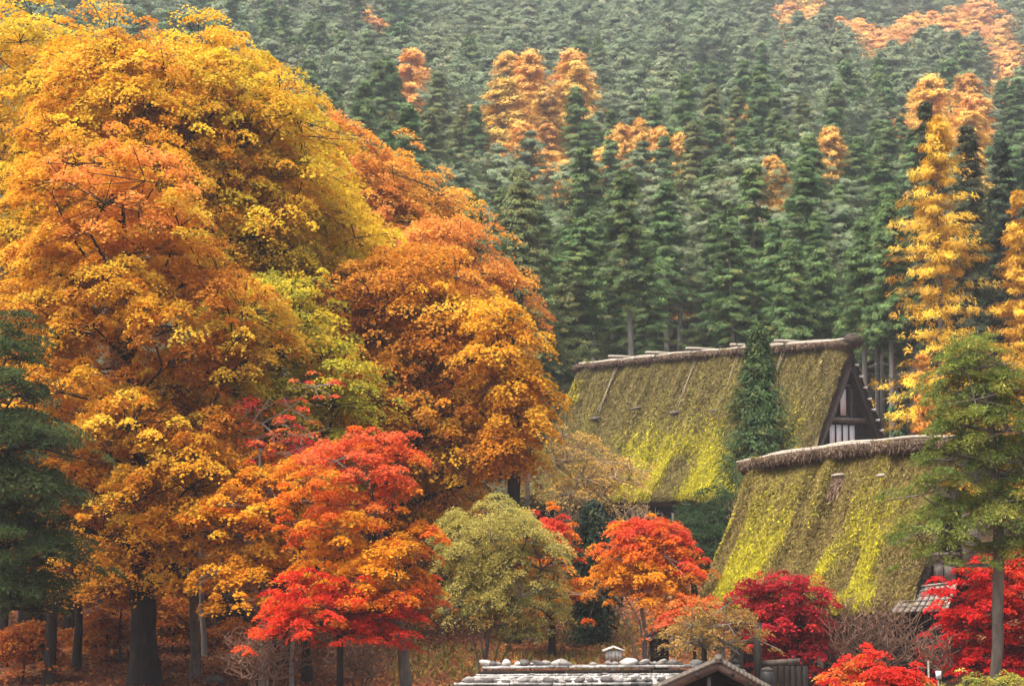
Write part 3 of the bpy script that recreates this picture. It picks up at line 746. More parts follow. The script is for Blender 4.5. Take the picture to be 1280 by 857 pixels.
    Pn = np.stack([xr, np.cos(ar) * .49, zr - .10 + np.sin(ar) * .19], 1); Nn = norm(np.stack([0 * xr, np.cos(ar), np.sin(ar) * 1.6], 1) + r.normal(0, .4, (ns_, 3)))
    V2, c2 = leaf_arrays(Pn, Nn, norm(np.stack([0 * xr + .5, np.cos(ar) * .9, -np.abs(np.cos(ar)) * .6], 1) + r.normal(0, .45, (ns_, 3))), .34 * np.exp(r.normal(0, .3, ns_)), .035, tint([(.16, .11, .075), (.09, .06, .04), (.26, .19, .13), (.04, .028, .02)], [3, 3, 1.5, 2], ns_, .2, r), .2)
    link("loose_straw", new_mesh("loose_straw", V2, quads(ns_), M['moss'], c2), root)
    rzf = lambda x: Hr - sag * (1 - (x + Lr / 2) / Lr) ** 2
    for (x0, x1, yo, zo, rad) in poles:
        mb = MB(); xx = np.linspace(x0, x1, 8)
        mb.tube(np.stack([xx, yo + .03 * np.sin(xx * 2), np.array([rzf(v) for v in xx]) + .13 + zo + .02 * np.cos(xx * 3)], 1), rad, 7)
        mb.build("ridge_pole", M['pole'], root, smooth=True)
    for (x, ln, zo, rope) in logs:
        z = rzf(x) + .24 + zo; mb = MB()
        mb.tube([(x - .06, -ln * .5, z), (x, 0, z + .02), (x + .07, ln * .5, z + .03)], [.075, .085, .07], 8)
        lg = mb.build("cross_log", M['pole'], root, smooth=True)
        if rope:
            m2 = MB()
            for dx in (-.07, .07):
                pts = [(x + dx, -.15, z - .02)] + [tuple(surf(-1, np.array([(x + dx * (1 - .5 * k) + Lr / 2) / Lr]), np.array([.06 + .03 * k * rope]), np.array([.17]))[0]) for k in range(6)]
                m2.tube(pts, .022, 5)
            m2.build("rope", M['rope'], lg)
            e = surf(-1, np.array([(x + Lr / 2) / Lr]), np.array([.06 + .03 * 5.2 * rope]), np.array([.16]))[0]
            m3 = MB(); m3.tube([e + [-.32, 0, 0], e + [0, -.05, 0], e + [.32, 0, .04]], [.06, .1, .06], 7)
            m3.build("toggle", M['wood_weather'], lg, smooth=True)
    # gable walls, walls under the eaves
    xg = Lr / 2 - wall_in; ze = Hr - Hs
    pitch = Hs / W
    for sx in (-1, 1):
        ti = t / math.cos(math.atan(pitch)) + concave + .12; zt = Hr - ti - (sag if sx < 0 else 0)
        mb = MB(); yb = (zt - (ze - .2)) / pitch
        x0, x1 = sx * xg - .06, sx * xg + .06
        nb = 26
        for k in range(nb):   # vertical boards, each cut to the slope
            y0 = -yb + 2 * yb * k / nb + .006; y1 = -yb + 2 * yb * (k + 1) / nb - .006
            h0 = zt - abs(y0) * pitch; h1 = zt - abs(y1) * pitch; j = r.normal(0, .008)
            mb.hexa([(x0 + j, y0, ze - .4), (x1 + j, y0, ze - .4), (x1 + j, y1, ze - .4), (x0 + j, y1, ze - .4), (x0 + j, y0, max(h0, ze - .38)), (x1 + j, y0, max(h0, ze - .38)), (x1 + j, y1, max(h1, ze - .38)), (x0 + j, y1, max(h1, ze - .38))])
        mb.build("gable_wall", M['wood_dark'], root)
    mb = MB(); wy = W - 1.0
    for (a, b) in (((-xg, -wy), (xg, -wy)), ((-xg, wy), (xg, wy)), ((-xg, -wy), (-xg, wy)), ((xg, -wy), (xg, wy))):
        a = np.array(a); b = np.array(b); n = int(np.linalg.norm(b - a) / .3)
        for k in range(n):
            p = a + (b - a) * k / n; q = a + (b - a) * (k + .96) / n
            mb.beam((p[0], p[1], (ze - .45) / 2 - .3), (q[0], q[1], (ze - .45) / 2 - .3), .1 + r.random() * .02, ze - .45 + .6)
    mb.build("wall", M['wood_dark'], root)
    for k in range(6):
        x = -xg + .1 + (2 * xg - .2) * k / 5; mb = MB(); mb.box((x - .09, -wy - .2, -.6), (x + .09, -wy - .06, ze - .35), .004); mb.build("wall_post", M['wood_weather'], root)
    mb = MB(); mb.beam((-xg - .5, -wy - .35, ze + .0), (xg + .5, -wy - .35, ze + .0), .16, .2); mb.build("eave_beam", M['wood_weather'], root)
    return root, org, rz, surf, rzf, Hr, ze, xg

def pane_window(root, x, y0, y1, z0, z1, n, name="window"):
    """paper window standing on a gable wall at local x"""
    mb = MB(); f = .06
    mb.box((x, y0 - f, z0 - f), (x + .09, y1 + f, z0)); mb.box((x, y0 - f, z1), (x + .09, y1 + f, z1 + f))
    for k in range(n + 1):
        yy = y0 + (y1 - y0) * k / n; mb.box((x, yy - f / 2, z0 + .002), (x + .085, yy + f / 2, z1 - .002))
    fr = mb.build(name, M['wood_dark'], root)
    for k in range(n):
        a = y0 + (y1 - y0) * k / n + f / 2 + .002; b = y0 + (y1 - y0) * (k + 1) / n - f / 2 - .002
        m2 = MB(); m2.box((x + .02, a, z0 + .003), (x + .05, b, z1 - .003)); m2.build("pane", M['paper'], fr)
    return fr

EX = np.array([.81, -.587])
def house_back():
    def moss(u, s, q, r):
        n = len(u)
        f = vnoise(q, 2.4, 41) * .42 + vnoise(q * [1, .5, 1], .8, 42) * .58
        br = np.array(tint([(.150, .118, .038), (.105, .080, .028), (.190, .150, .050), (.150, .135, .034), (.24, .19, .085)], [3, 2, 3, 2, 1], n, .22, r))
        ye = np.array(tint([(.43, .39, .018), (.33, .31, .02), (.52, .46, .022), (.24, .21, .03)], [3, 3, 2, 2], n, .2, r))
        ol = np.array(tint([(0.257, 0.228, 0.046), (0.199, 0.188, 0.042), (0.316, 0.262, 0.065), (0.176, 0.137, 0.046)], [3, 3, 2, 1], n, .2, r))
        w = (1 / (1 + np.exp(-(s - .52) * 16))) * np.clip(1 - ((u - .62) / .40) ** 4, 0, 1)
        k = (r.random(n) < w * np.clip((f - .36) * 5, 0, 1)) | ((r.random(n) < .5) & (u < .05) & (s < .25) & (s > .1))
        wo = np.clip((1 / (1 + np.exp(-(s - .68) * 7))) * .8 + (f - .62) * 1.8, .02, .95)
        k2 = r.random(n) < wo
        c = np.where(k2[:, None], ol, br); return np.where(k[:, None], ye, c)
    pR = at(1064, 428, 90.0); L = 17.0
    poles = [(-8.6, -4.6, .05, .02, .06), (-5.2, -1.0, -.03, .03, .065), (-1.6, 2.9, .06, .02, .065), (2.2, 8.4, .0, .04, .065), (-6.5, 0.5, .22, -.03, .05), (.2, 8.0, -.20, -.02, .05), (-8.1, -2.2, -.22, -.04, .045)]
    logs = [(-5.6, 1.7, 0, 2.0), (-3.1, 1.7, .0, 1.7), (-.4, 1.9, .0, 2.0), (2.2, 1.6, .0, 2.0), (4.9, 1.8, .0, 2.0)]
    root, org, rz, surf, rzf, Hr, ze, xg = thatch_house("thatched_house", "large steep thatched house with dark gable below the conifer forest", pR, np.array([.70, -.714]), L, 4.9, pR[2] - 7.75, .62, .30, 4.9, moss, 120000, .185, 51, poles, logs, wall_in=.5)
    x = xg + .062; za = Hr
    pane_window(root, x, -.42, .12, za - 3.30, za - 2.10, 1)
    pane_window(root, x, -1.25, .75, za - 5.1, za - 3.72, 4)
    mb = MB(); mb.box((x - .02, -2.0, za - 3.62), (x + .22, 2.0, za - 3.40)); mb.build("gable_beam", M['wood_weather'], root)
    mb = MB(); mb.box((x - .02, -.8, za - 1.98), (x + .14, .8, za - 1.86)); mb.build("gable_beam", M['wood_weather'], root)
    for y in (-.75, .45):
        mb = MB(); mb.box((x - .02, y - .06, za - 3.39), (x + .10, y + .06, za - 1.99)); mb.build("gable_post", M['wood_weather'], root)
    # lashed poles showing on the thickness of the far verge
    mb = MB(); kn = []; r = np.random.default_rng(3)
    for side in (1,):
        pts = [surf(side, np.array([1.0]), np.array([s]), np.array([-.36]))[0] + [.14, 0, 0] for s in np.linspace(.06, .98, 12)]
        mb.tube(pts, .05, 6)
        for s in np.linspace(.10, .97, 15):
            p = surf(side, np.array([1.0]), np.array([s]), np.array([-.36]))[0] + [.17, 0, 0]
            kn.append(p)
    vp = mb.build("verge_pole", M['wood_dark'], root)
    for p in kn:
        kb = MB(); kb.tube([p + [0, -.13, .02], p + [.05, 0, 0], p + [0, .13, .05]], [.04, .065, .04], 6); kb.build("lashing", M['rope_pale'], vp)
    # straw bundle closing the ridge over the gable
    r = np.random.default_rng(4); th = np.linspace(0, 2 * np.pi, 24, endpoint=False); ph = np.linspace(.05, np.pi - .05, 16)
    Pn, Tn = np.meshgrid(ph, th, indexing='ij'); d = np.stack([np.sin(Pn) * np.cos(Tn), np.sin(Pn) * np.sin(Tn), np.cos(Pn)], -1)
    V = d * [.42, .5, .34] * (1 + (vnoise(d * 2, .35, 3) - .5) * .4)[..., None] + [L / 2 + .1, 0, Hr + .08]
    i = np.arange(15 * 24); a = (i // 24) * 24 + i % 24; b = (i // 24) * 24 + (i + 1) % 24
    link("ridge_end_bundle", new_mesh("ridge_end_bundle", V.reshape(-1, 3), np.stack([a, a + 24, b + 24, b], 1), M['thatch_cut']), root)
    return root
house_back()

def house_front():
    def moss(u, s, q, r):
        n = len(u)
        f = vnoise(q * [1, .28, 1], .42, 61) * .68 + vnoise(q, 1.6, 62) * .32
        br = np.array(tint([(0.176, 0.125, 0.046), (0.117, 0.080, 0.033), (0.222, 0.171, 0.056), (0.199, 0.171, 0.042)], [3, 2, 3, 2], n, .22, r))
        ye = np.array(tint([(.43, .39, .018), (.33, .31, .02), (.52, .46, .022), (.24, .21, .03)], [3, 3, 2, 2], n, .2, r))
        ol = np.array(tint([(0.246, 0.211, 0.046), (0.199, 0.176, 0.037), (0.292, 0.228, 0.061), (0.164, 0.114, 0.042)], [3, 3, 2, 2], n, .2, r))
        w = np.clip((f - .47) * 7, 0, .92) * np.clip((s - .15) * 2.2, .05, 1) * np.clip(1.25 - u * .5, 0, 1) + np.clip((s - .8) * 3, 0, .6) * (u < .5)
        k = r.random(n) < w; k2 = r.random(n) < np.clip(.35 + (f - .46) * 4.5, .06, .97)
        c = np.where(k2[:, None], ol, br); return np.where(k[:, None], ye, c)
    pR = at(1192, 553, 56.5); L = 6.6
    poles = [(-3.5, -1.2, .05, .02, .05), (-2.6, .6, -.05, .03, .05), (-.7, 2.0, .1, .05, .055), (1.0, 3.5, -.02, .05, .055), (-3.6, .8, -.2, -.02, .045), (.4, 3.3, .22, -.01, .05)]
    logs = []
    root, org, rz, surf, rzf, Hr, ze, xg = thatch_house("thatched_house", "smaller mossy thatched house in front, with grey awning on its gable", pR, EX, L, 3.6, pR[2] - 4.75, .62, .55, 2.5, moss, 105000, .145, 71, poles, logs, skew_eave=.25, concave=.3, mound=((1, .28, 1), .42, 61, .15))
    # peg ends sticking out of the thatch, with worn straw under each
    for (u, s) in ((.30, .20), (.50, .15), (.72, .17)):
        p = surf(-1, np.array([u]), np.array([s]), np.array([.12]))[0]
        mb = MB(); mb.tube([p + [-.2, -.02, .0], p + [0, -.05, .02], p + [.16, .08, .03]], [.035, .05, .04], 7); pg = mb.build("roof_peg", M['pole'], root, smooth=True)
        r = np.random.default_rng(int(u * 100)); n = 260; uu = u - .02 + r.normal(0, .02, n).clip(-.05, .05); ss = s + .01 + np.abs(r.normal(0, .05, n)).clip(0, .13)
        P = surf(-1, uu, ss, .07 + r.random(n) * .05); nn = np.array([0, -.83, .55]); T = norm(np.array([0, -.55, -.83]) + r.normal(0, .2, (n, 3)))
        P -= np.array([0, 0, .0]); V, c = leaf_arrays(P, norm(nn + r.normal(0, .4, (n, 3))), T, .3, .05, tint([(.20, .13, .09), (.12, .08, .05), (.28, .2, .14)], [2, 2, 1], n, .2, r))
        link("worn_straw", new_mesh("worn_straw", V, quads(n), M['moss'], c), pg)
    # grey board awning and the wall pieces beside it, under the gable
    def loc(px, py, D): return local_of(at(px, py, D), org, rz)
    A = [loc(1137, 735, 54.6), loc(1196, 728, 54.9), loc(1183, 763, 53.9), loc(1113, 764, 53.6)]
    A = [np.array(a) for a in A]
    mb = MB(); nb = 9
    for k in range(nb):
        f0, f1 = k / nb + .01, (k + 1) / nb - .01
        a, b = A[0] + (A[1] - A[0]) * f0, A[0] + (A[1] - A[0]) * f1; d, c = A[3] + (A[2] - A[3]) * f0, A[3] + (A[2] - A[3]) * f1
        nrm = norm(np.cross(b - a, d - a)); nrm = nrm if nrm[2] > 0 else -nrm; j = rng.normal(0, .006)
        mb.hexa([p + nrm * (j - .03) for p in (a, b, c, d)] + [p + nrm * j for p in (a, b, c, d)])
    aw = mb.build("awning", M['wood_grey'], root)
    mb = MB(); nrm = nrm * .03
    mb.beam(A[1] + nrm, A[2] + nrm, .06, .05); mb.beam(A[0] + nrm, A[1] + nrm, .05, .05)
    mb.build("batten", M['pole'], aw)
    for f in (.2, .4, .6, .8):
        mb = MB(); mb.beam(A[0] + (A[3] - A[0]) * f + nrm, A[1] + (A[2] - A[1]) * f + nrm, .025, .02); mb.build("batten", M['wood_grey'], aw)
    def slab(px0, py0, px1, py1, D0, D1, th, name, mat, par=root):
        a, b, c, d = loc(px0, py1, D0), loc(px1, py1, D1), loc(px1, py0, D1), loc(px0, py0, D0)
        nrm = norm(np.cross(b - a, d - a)) * th
        m = MB(); m.hexa([a, b, c, d, a - nrm, b - nrm, c - nrm, d - nrm]); return m.build(name, M[mat], par)
    slab(1168, 702, 1179, 726, 55.2, 55.25, .06, "wall_panel", 'wood_grey')
    slab(1181, 701, 1195, 726, 55.26, 55.32, .06, "wall_panel", 'wood_grey')
    slab(1160, 729, 1240, 731, 55.1, 55.5, .1, "wall_beam", 'wood_grey')
    slab(1206, 640, 1226, 728, 55.35, 55.45, .2, "gable_post", 'wood_weather')
    slab(1164, 690, 1200, 696, 55.1, 55.3, .1, "wall_beam", 'wood_weather')
    return root
house_front()

# ------------------------------------------------------------------ the shingled roof with stones, and the gabled porch
def rock(rad, seed, mat):
    r = np.random.default_rng(seed); n1, n2 = 9, 12
    ph = np.linspace(.12, np.pi - .12, n1); th = np.linspace(0, 2 * np.pi, n2, endpoint=False)
    Pn, Tn = np.meshgrid(ph, th, indexing='ij'); d = np.stack([np.sin(Pn) * np.cos(Tn), np.sin(Pn) * np.sin(Tn), np.cos(Pn)], -1)
    s = rad * np.array([1.15 + .5 * r.random(), .85 + .3 * r.random(), .62 + .25 * r.random()])
    V = d * s * (1 + (vnoise(d + seed * 3.1, .6, seed) - .5) * .55)[..., None]
    V = V.reshape(-1, 3); V = np.vstack([V, V[:n2].mean(0) + [0, 0, .01], V[-n2:].mean(0)])
    i = np.arange((n1 - 1) * n2); a = (i // n2) * n2 + i % n2; b = (i // n2) * n2 + (i + 1) % n2
    k = np.arange(n2); e = (n1 - 1) * n2
    t = np.vstack([np.stack([np.full(n2, len(V) - 2), k, (k + 1) % n2], 1), np.stack([np.full(n2, len(V) - 1), e + (k + 1) % n2, e + k], 1)])
    return new_mesh("stone", V, [np.stack([a, a + n2, b + n2, b], 1), t], M[mat], smooth=True)

def shingle_house():
    r = np.random.default_rng(91)
    A = at(606, 838, 46.2); B = at(930, 835, 46.6)
    A[2] = B[2] = (A[2] + B[2]) / 2
    ez = A[2]; rootp = np.array([A[0] + 2.5, 44.0, gz(2, 44)])
    root = empty("shingled_house", rootp); tag(root, "low house with pale split shingle roof weighted by rows of stones", "house")
    run, drop = 4.6, 1.30           # front slope
    def S(u, v, off=0.0):           # u along ridge, v down the slope; left end spreads outwards
        p = A + (B - A) * u; q = A + np.array([-3.1, -run, -drop]) + (B - A + np.array([3.1 + .6, 0, 0])) * u
        x = p + (q - p) * v; x = x.copy(); x[2] += off; return x
    ncr = 30
    mb = MB()
    for c in range(ncr):            # courses of split boards
        v0, v1 = c / ncr, (c + 1.35) / ncr; nbd = 46; offu = r.random() / nbd
        edges = np.sort(np.concatenate([[0, 1], (np.arange(1, nbd) + r.normal(0, .25, nbd - 1)) / nbd])).clip(0, 1)
        for a, b in zip(edges[:-1], edges[1:]):
            if b - a < .004: continue
            j = r.random() * .012; e = r.normal(0, .18) / ncr
            p = [S(a + .0006, v0, .0), S(b - .0006, v0, .0), S(b - .0006, v1 + e, .022 + j), S(a + .0006, v1 + e, .022 + j)]
            mb.hexa([x + [0, 0, -.02] for x in (p[3], p[2], p[1], p[0])] + [p[3], p[2], p[1], p[0]])
    mb2 = MB()
    for V in mb.V: mb2.V.append(V - rootp)
    mb2.Q = mb.Q; mb2.n = mb.n
    roof = mb2.build("roof", M['shingle'], root)
    # back slope and hip, plain boards
    m = MB(); Bk = np.array([0, 3.6, -1.0])
    def quadslab(p, th=.05): m.hexa([np.array(x) - rootp - [0, 0, th] for x in p] + [np.array(x) - rootp for x in p])
    quadslab([A + [0, .02, -.01], B + [0, .02, -.01], B + Bk, A + Bk + [-.6, 0, 0]]); m.build("back_slope", M['shingle'], root)
    m = MB(); lo = S(0, 1); quadslab([A + [-.02, 0, -.03], A + Bk + [-.62, 0, -.02], lo + [-.25, .6, -.5], lo + [-.02, 0, -.03]]); m.build("side_slope", M['shingle'], root)
    # ridge board, its painted shadow, and battens along the slope that hold the stones
    def batten(v, u0, u1, w, h, name, mat, lift):
        m = MB(); k = 3
        us = np.linspace(u0, u1, k + 1)
        for i in range(k):
            m.beam(S(us[i] + .002, v, lift + r.normal(0, .008)) - rootp, S(us[i + 1] - .002, v, lift + r.normal(0, .008)) - rootp, w, h)
        m.build(name, M[mat], root)
    batten(.012, -.005, .98, .34, .055, "ridge_board", 'shingle', .10)
    batten(.052, .0, .98, .05, .07, "ridge_board", 'wood_dark', .035)  # dark strip drawn in as the shadow under the ridge board's lower edge
    batten(.215, -.004, .985, .13, .045, "batten", 'shingle', .06)
    batten(.45, -.004, .985, .13, .045, "batten", 'shingle', .06)
    m = MB(); x0, x1 = S(0, 1)[0] + .9, B[0] + .2; zt = ez - drop - .12
    for k in range(40):
        a = x0 + (x1 - x0) * k / 40; m.box((a - rootp[0], A[1] - run + .6 - rootp[1], -.3), (a + (x1 - x0) / 40 - .01 - rootp[0], A[1] - run + .68 - rootp[1], zt - rootp[2] + .1))
    m.box((x0 - rootp[0], A[1] + 2.2 - rootp[1], -.3), (x1 - rootp[0], A[1] + 2.3 - rootp[1], zt - rootp[2]))
    m.build("wall", M['wood_weather'], root)
    # stones: things of their own, lying on the boards
    protos_ = {k: [rock(.10, s + 10 * i, k) for s in range(4)] for i, k in enumerate(('stone', 'stone_pale', 'stone_dark'))}
    lab = {('stone', 0): "mid grey stone in the top row on the shingled roof ridge", ('stone_pale', 0): "pale stone in the top row on the shingled roof ridge",
           ('stone_dark', 0): "dark stone in the top row on the shingled roof ridge", ('stone', 1): "grey stone in the lower row on the shingled roof slope",
           ('stone_dark', 1): "dark stone in the lower row on the shingled roof slope", ('stone_pale', 1): "pale stone in the lower row on the shingled roof slope"}
    for row, (v, u0, u1, n, base) in enumerate(((.012, .01, .97, 44, .128), (.195, .01, .80, 36, .05))):
        for k in range(n):
            u = u0 + (u1 - u0) * (k + r.normal(0, .22)) / (n - 1)
            if r.random() < (.2 if row else .1): continue
            pale = (row == 0 and .12 < u < .62)
            kind = r.choice(['stone', 'stone_pale', 'stone_dark'], p=[.35, .5, .15] if pale else ([.45, .12, .43] if row == 0 else [.36, .06, .58]))
            s = .55 + .62 * r.random() ** 1.4
            o = link("stone", protos_[kind][r.integers(4)], None, S(min(max(u, .005), .985), v + r.normal(0, .004), base + .055 * s))
            o.rotation_euler = (r.normal(0, .15), r.normal(0, .15), r.normal(0, .5)); o.scale = (s * (.9 + .3 * r.random()), s, s)
            tag(o, lab[(kind, row)], "stone", "stones weighing down the shingled roof")
shingle_house()

def porch():
    ap = at(897, 826, 42.6); fl = at(806, 866, 42.2); fr = at(958, 860, 43.4)
    org = np.array([ap[0], ap[1], gz(ap[0], ap[1])]); root = empty("gabled_porch", org); tag(root, "small gabled porch roof with brown bargeboards and dark opening", "porch")
    back = np.array([.12, .95, 0.0])
    def lo(p): return np.asarray(p, float) - org
    for p in (fl, fr):
        mb = MB(); a, b = lo(ap), lo(p); d = norm(b - a)
        mb.beam(a + d * .0 + [0, -.06, -.09], b + d * .25 + [0, -.06, -.09], .06, .17); bb = mb.build("bargeboard", M['wood_brown'], root)
        m3 = MB()
        for f in (.28, .66):
            c = a + (b - a) * f + [0, -.11, -.10]; m3.tube([c, c + [0, -.09, 0]], .05, 8)
        m3.build("purlin_end", M['wood_dark'], bb)
        mb = MB(); u = np.array([0, 0, .035]); n = 14
        for k in range(n):
            f0, f1 = k / n + .004, (k + 1.2) / n
            q = [a + (b + d * .3 - a) * f0, a + (b + d * .3 - a) * f1]; w = lo(org + back)
            mb.hexa([q[0] + [0, -.12, -.01], q[1] + [0, -.12, .0], q[1] + back, q[0] + back, q[0] + u + [0, -.12, 0], q[1] + u + [0, -.12, .015], q[1] + back + u, q[0] + back + u])
        mb.build("roof", M['wood_weather'], root)
    mb = MB(); t = lo(ap); mb.beam(t + [0, -.10, .05], t + back + [0, 0, .05], .14, .05); mb.build("ridge_cap", M['wood_weather'], root)
    p = lo(at(886, 846, 42.75)); mb = MB(); mb.beam((p[0], p[1], -.2), (p[0], p[1], lo(ap)[2] - .35), .075, .075, (0, 1, 0)); mb.build("post", M['wood_grey'], root)
    mb = MB(); a = lo(at(822, 868, 43.0)); b = lo(at(945, 863, 43.8)); mb.beam(a, b, .1, .1); mb.beam(lo(at(868, 848, 43.4)), lo(at(925, 851, 43.8)), .08, .06); mb.build("tie_beam", M['wood_dark'], root)
    mb = MB(); w = back * .8; c0, c1 = lo(fl) + w, lo(fr) + w; top = lo(ap) + w - [0, 0, .15]
    mb.add([(c0[0], c0[1], -.2), (c1[0], c1[1], -.2), c1 - [0, 0, .1], top, c0 - [0, 0, .1]] + [np.array(q) + [0, .1, 0] for q in [(c0[0], c0[1], -.2), (c1[0], c1[1], -.2), c1 - [0, 0, .1], top, c0 - [0, 0, .1]]],
           [(0, 1, 6, 5), (1, 2, 7, 6), (2, 3, 8, 7), (3, 4, 9, 8), (4, 0, 5, 9), (0, 4, 2, 1), (5, 6, 7, 9)], [(4, 3, 2), (9, 7, 8)])
    mb.build("back_wall", M['wood_dark'], root)
porch()

def fence_frame():
    org = at(945, 857, 47.0); org[2] = gz(org[0], 47.); root = empty("wooden_fence", org); tag(root, "weathered post and rail fence with upright boards behind porch", "fence")
    lo = lambda px, py, D: at(px, py, D) - org
    mb = MB(); p = lo(947, 800, 47); mb.box((p[0] - .085, p[1] - .085, -.3), (p[0] + .085, p[1] + .085, lo(947, 778, 47)[2])); mb.build("post", M['wood_dark'], root)
    for (x0, y0, x1, y1, h, nm) in ((868, 806, 943, 801, .10, "rail"), (951, 829, 1000, 826, .14, "rail"), (905, 779, 943, 776, .07, "rail"), (862, 786, 935, 783, .07, "rail")):
        mb = MB(); mb.beam(lo(x0, y0, 47.06), lo(x1, y1, 47.06), .07, h); mb.build(nm, M['wood_weather'], root)
    for k in range(8):
        x = 954 + k * 7.5; mb = MB(); a = lo(x, 832, 47.2); mb.box((a[0] - .06, a[1], -.3), (a[0] + .06, a[1] + .03, a[2])); mb.build("board", M['wood_dark'], root)
    for px in (880, 926):
        mb = MB(); p = lo(px, 805, 47.1); mb.box((p[0] - .06, p[1] - .06, -.3), (p[0] + .06, p[1] + .06, p[2] + .1)); mb.build("post", M['wood_dark'], root)
    b = at(959, 857, 46.7); g = gz(b[0], b[1]); zt = at(959, 838, 46.7)[2]
    mb = MB(); k = np.linspace(0, 1, 9); mb.tube(np.stack([0 * k, 0 * k, k * (zt - g)], 1), .17 + .05 * np.sin(k * np.pi) - .02 * k, 14)
    o = mb.build("jar", M['metal_dark'], None, (b[0], b[1], g), smooth=True)
    m2 = MB(); m2.tube([(0, 0, zt - g), (0, 0, zt - g + .05), (0, 0, zt - g + .09)], [.15, .14, .03], 14); m2.build("lid", M['wood_weather'], o, smooth=True)
    tag(o, "dark rounded storage jar beside the wooden fence post", "jar")
fence_frame()

def small_things():
    # pale wooden box with a gabled lid on a post, behind the shingled roof
    b = at(767, 822, 52.0); g = gz(b[0], b[1]); s = 52.0 / F; org = np.array([b[0], b[1], g]); root = empty("box_on_post", org); tag(root, "small pale grey wooden box with gabled lid behind stone row", "box")
    z0, z1 = at(767, 824, 52)[2] - g, at(767, 812, 52)[2] - g; w = 10.5 * s
    mb = MB(); mb.box((-.07, -.07, -.3), (.07, .07, z0)); mb.build("post", M['wood_grey'], root)
    mb = MB()
    for k in range(5): mb.box((-w + 2 * w * k / 5 + .003, -w * .8, z0), (-w + 2 * w * (k + 1) / 5 - .003, w * .8, z1))
    mb.build("body", M['stone_pale'], root)
    zt = at(767, 807, 52)[2] - g; mb = MB()
    for sg in (-1, 1): mb.hexa([(0, -w, zt - .03), (sg * w * 1.3, -w, z1 - .03), (sg * w * 1.3, w, z1 - .03), (0, w, zt - .03), (0, -w, zt), (sg * w * 1.3, -w, z1), (sg * w * 1.3, w, z1), (0, w, zt)])
    mb.build("lid", M['stone_pale'], root)
    # little shrine
    D = 57.0; s = D / F; b = at(825, 815, D); g = gz(b[0], D); org = np.array([b[0], D, g]); root = empty("wooden_shrine", org); tag(root, "little dark wooden shrine with lattice door and pale rafter ends", "shrine")
    Z = lambda py: at(825, py, D)[2] - g
    w = 11 * s; mb = MB(); mb.box((-w, 0, -.2), (w, w * 1.6, Z(799))); mb.build("body", M['wood_dark'], root)
    mb = MB()
    for k in range(7): x = -w * .8 + 1.6 * w * k / 6; mb.box((x - .012, -.04, Z(821)), (x + .012, -.01, Z(801)))
    for py in (820, 815, 810, 805): mb.box((-w * .85, -.035, Z(py) - .012), (w * .85, -.012, Z(py) + .012))
    mb.build("lattice_door", M['wood_weather'], root)
    mb = MB()
    for sg in (-1, 1): mb.hexa([(0, -.25, Z(786) - .06), (sg * w * 1.65, -.25, Z(798) - .06), (sg * w * 1.65, w * 1.8, Z(798) - .06), (0, w * 1.8, Z(786) - .06), (0, -.25, Z(786)), (sg * w * 1.65, -.25, Z(798)), (sg * w * 1.65, w * 1.8, Z(798)), (0, w * 1.8, Z(786))])
    mb.build("roof", M['wood_weather'], root)
    mb = MB()
    for sg in (-1, 1): x = sg * w * 1.22; mb.tube([(x, -.30, Z(797)), (x, -.2, Z(797))], .05, 8)
    mb.build("rafter_end", M['white'], root)
    # low dark stone wall along the bank
    D = 66.0; a = at(640, 800, D); c = at(880, 800, D); org = np.array([(a[0] + c[0]) / 2, D, gz(2, D)]); root = empty("stone_wall", org); tag(root, "low dark stone wall with pale coping along the bank", "stone wall")
    r = np.random.default_rng(8); L = c[0] - a[0]; zt = at(760, 796, D)[2] - org[2]; mb = MB(); z = -.4
    while z < zt - .05:
        x = -L / 2; h = .16 + .05 * r.random()
        while x < L / 2:
            l = .2 + .3 * r.random(); mb.box((x, -.12 + r.normal(0, .02), z), (x + l - .015, .14, min(z + h - .012, zt)), .012); x += l
        z += h
    mb.build("masonry", M['stone_dark'], root); m2 = MB(); x = -L / 2
    while x < L / 2: m2.box((x, -.2, zt + .004), (x + .78, .2, zt + .07), .006); x += .8
    m2.build("coping", M['stone'], root)
    # utility pole
    D = 80.0; b = at(659, 700, D); g = gz(b[0], D); root = empty("utility_pole", (b[0], D, g)); tag(root, "slim grey utility pole between the orange trees and thatched roof", "pole")
    h = at(659, 585, D)[2] - g; mb = MB(); k = np.linspace(0, 1, 6); mb.tube(np.stack([0 * k, 0 * k, -.5 + k * (h + .5)], 1), .105 - .02 * k, 12); mb.build("shaft", M['concrete'], root, smooth=True)
    mb = MB(); mb.beam((-.5, 0, h - .4), (.5, 0, h - .4), .07, .07); mb.build("crossarm", M['concrete'], root)
    # white notice on a stake
    D = 44.5; b = at(1173, 843, D); g = gz(b[0], D); root = empty("notice_board", (b[0], D, g)); tag(root, "tiny blank white notice on a thin stake below the bare shrub", "sign")
    z0, z1 = at(1173, 848, D)[2] - g, at(1173, 838, D)[2] - g; mb = MB(); mb.box((-.016, 0, -.3), (.016, .03, z0 + .05)); mb.build("stake", M['wood_grey'], root)
    mb = MB(); mb.box((-.06, -.02, z0), (.06, -.002, z1)); mb.build("plate", M['white'], root)
    D = 44.0; b = at(1161, 857, D); g = gz(b[0], D); zt = at(1161, 826, D)[2] - g
    mb = MB(); mb.tube([(0, 0, -.3), (.01, 0, zt * .5), (0, .01, zt)], .022, 7); o = mb.build("garden_stake", M['wood_grey'], None, (b[0], D, g)); tag(o, "thin pale garden stake standing beside the white notice", "stake")
    # boulder in the wood
    b = at(267, 811, 56.0); o = link("boulder", rock(.22, 77, 'stone_dark'), None, (b[0], 56.0, gz(b[0], 56.0) + .08)); tag(o, "dark boulder on the leaf litter near slim trunks", "boulder")
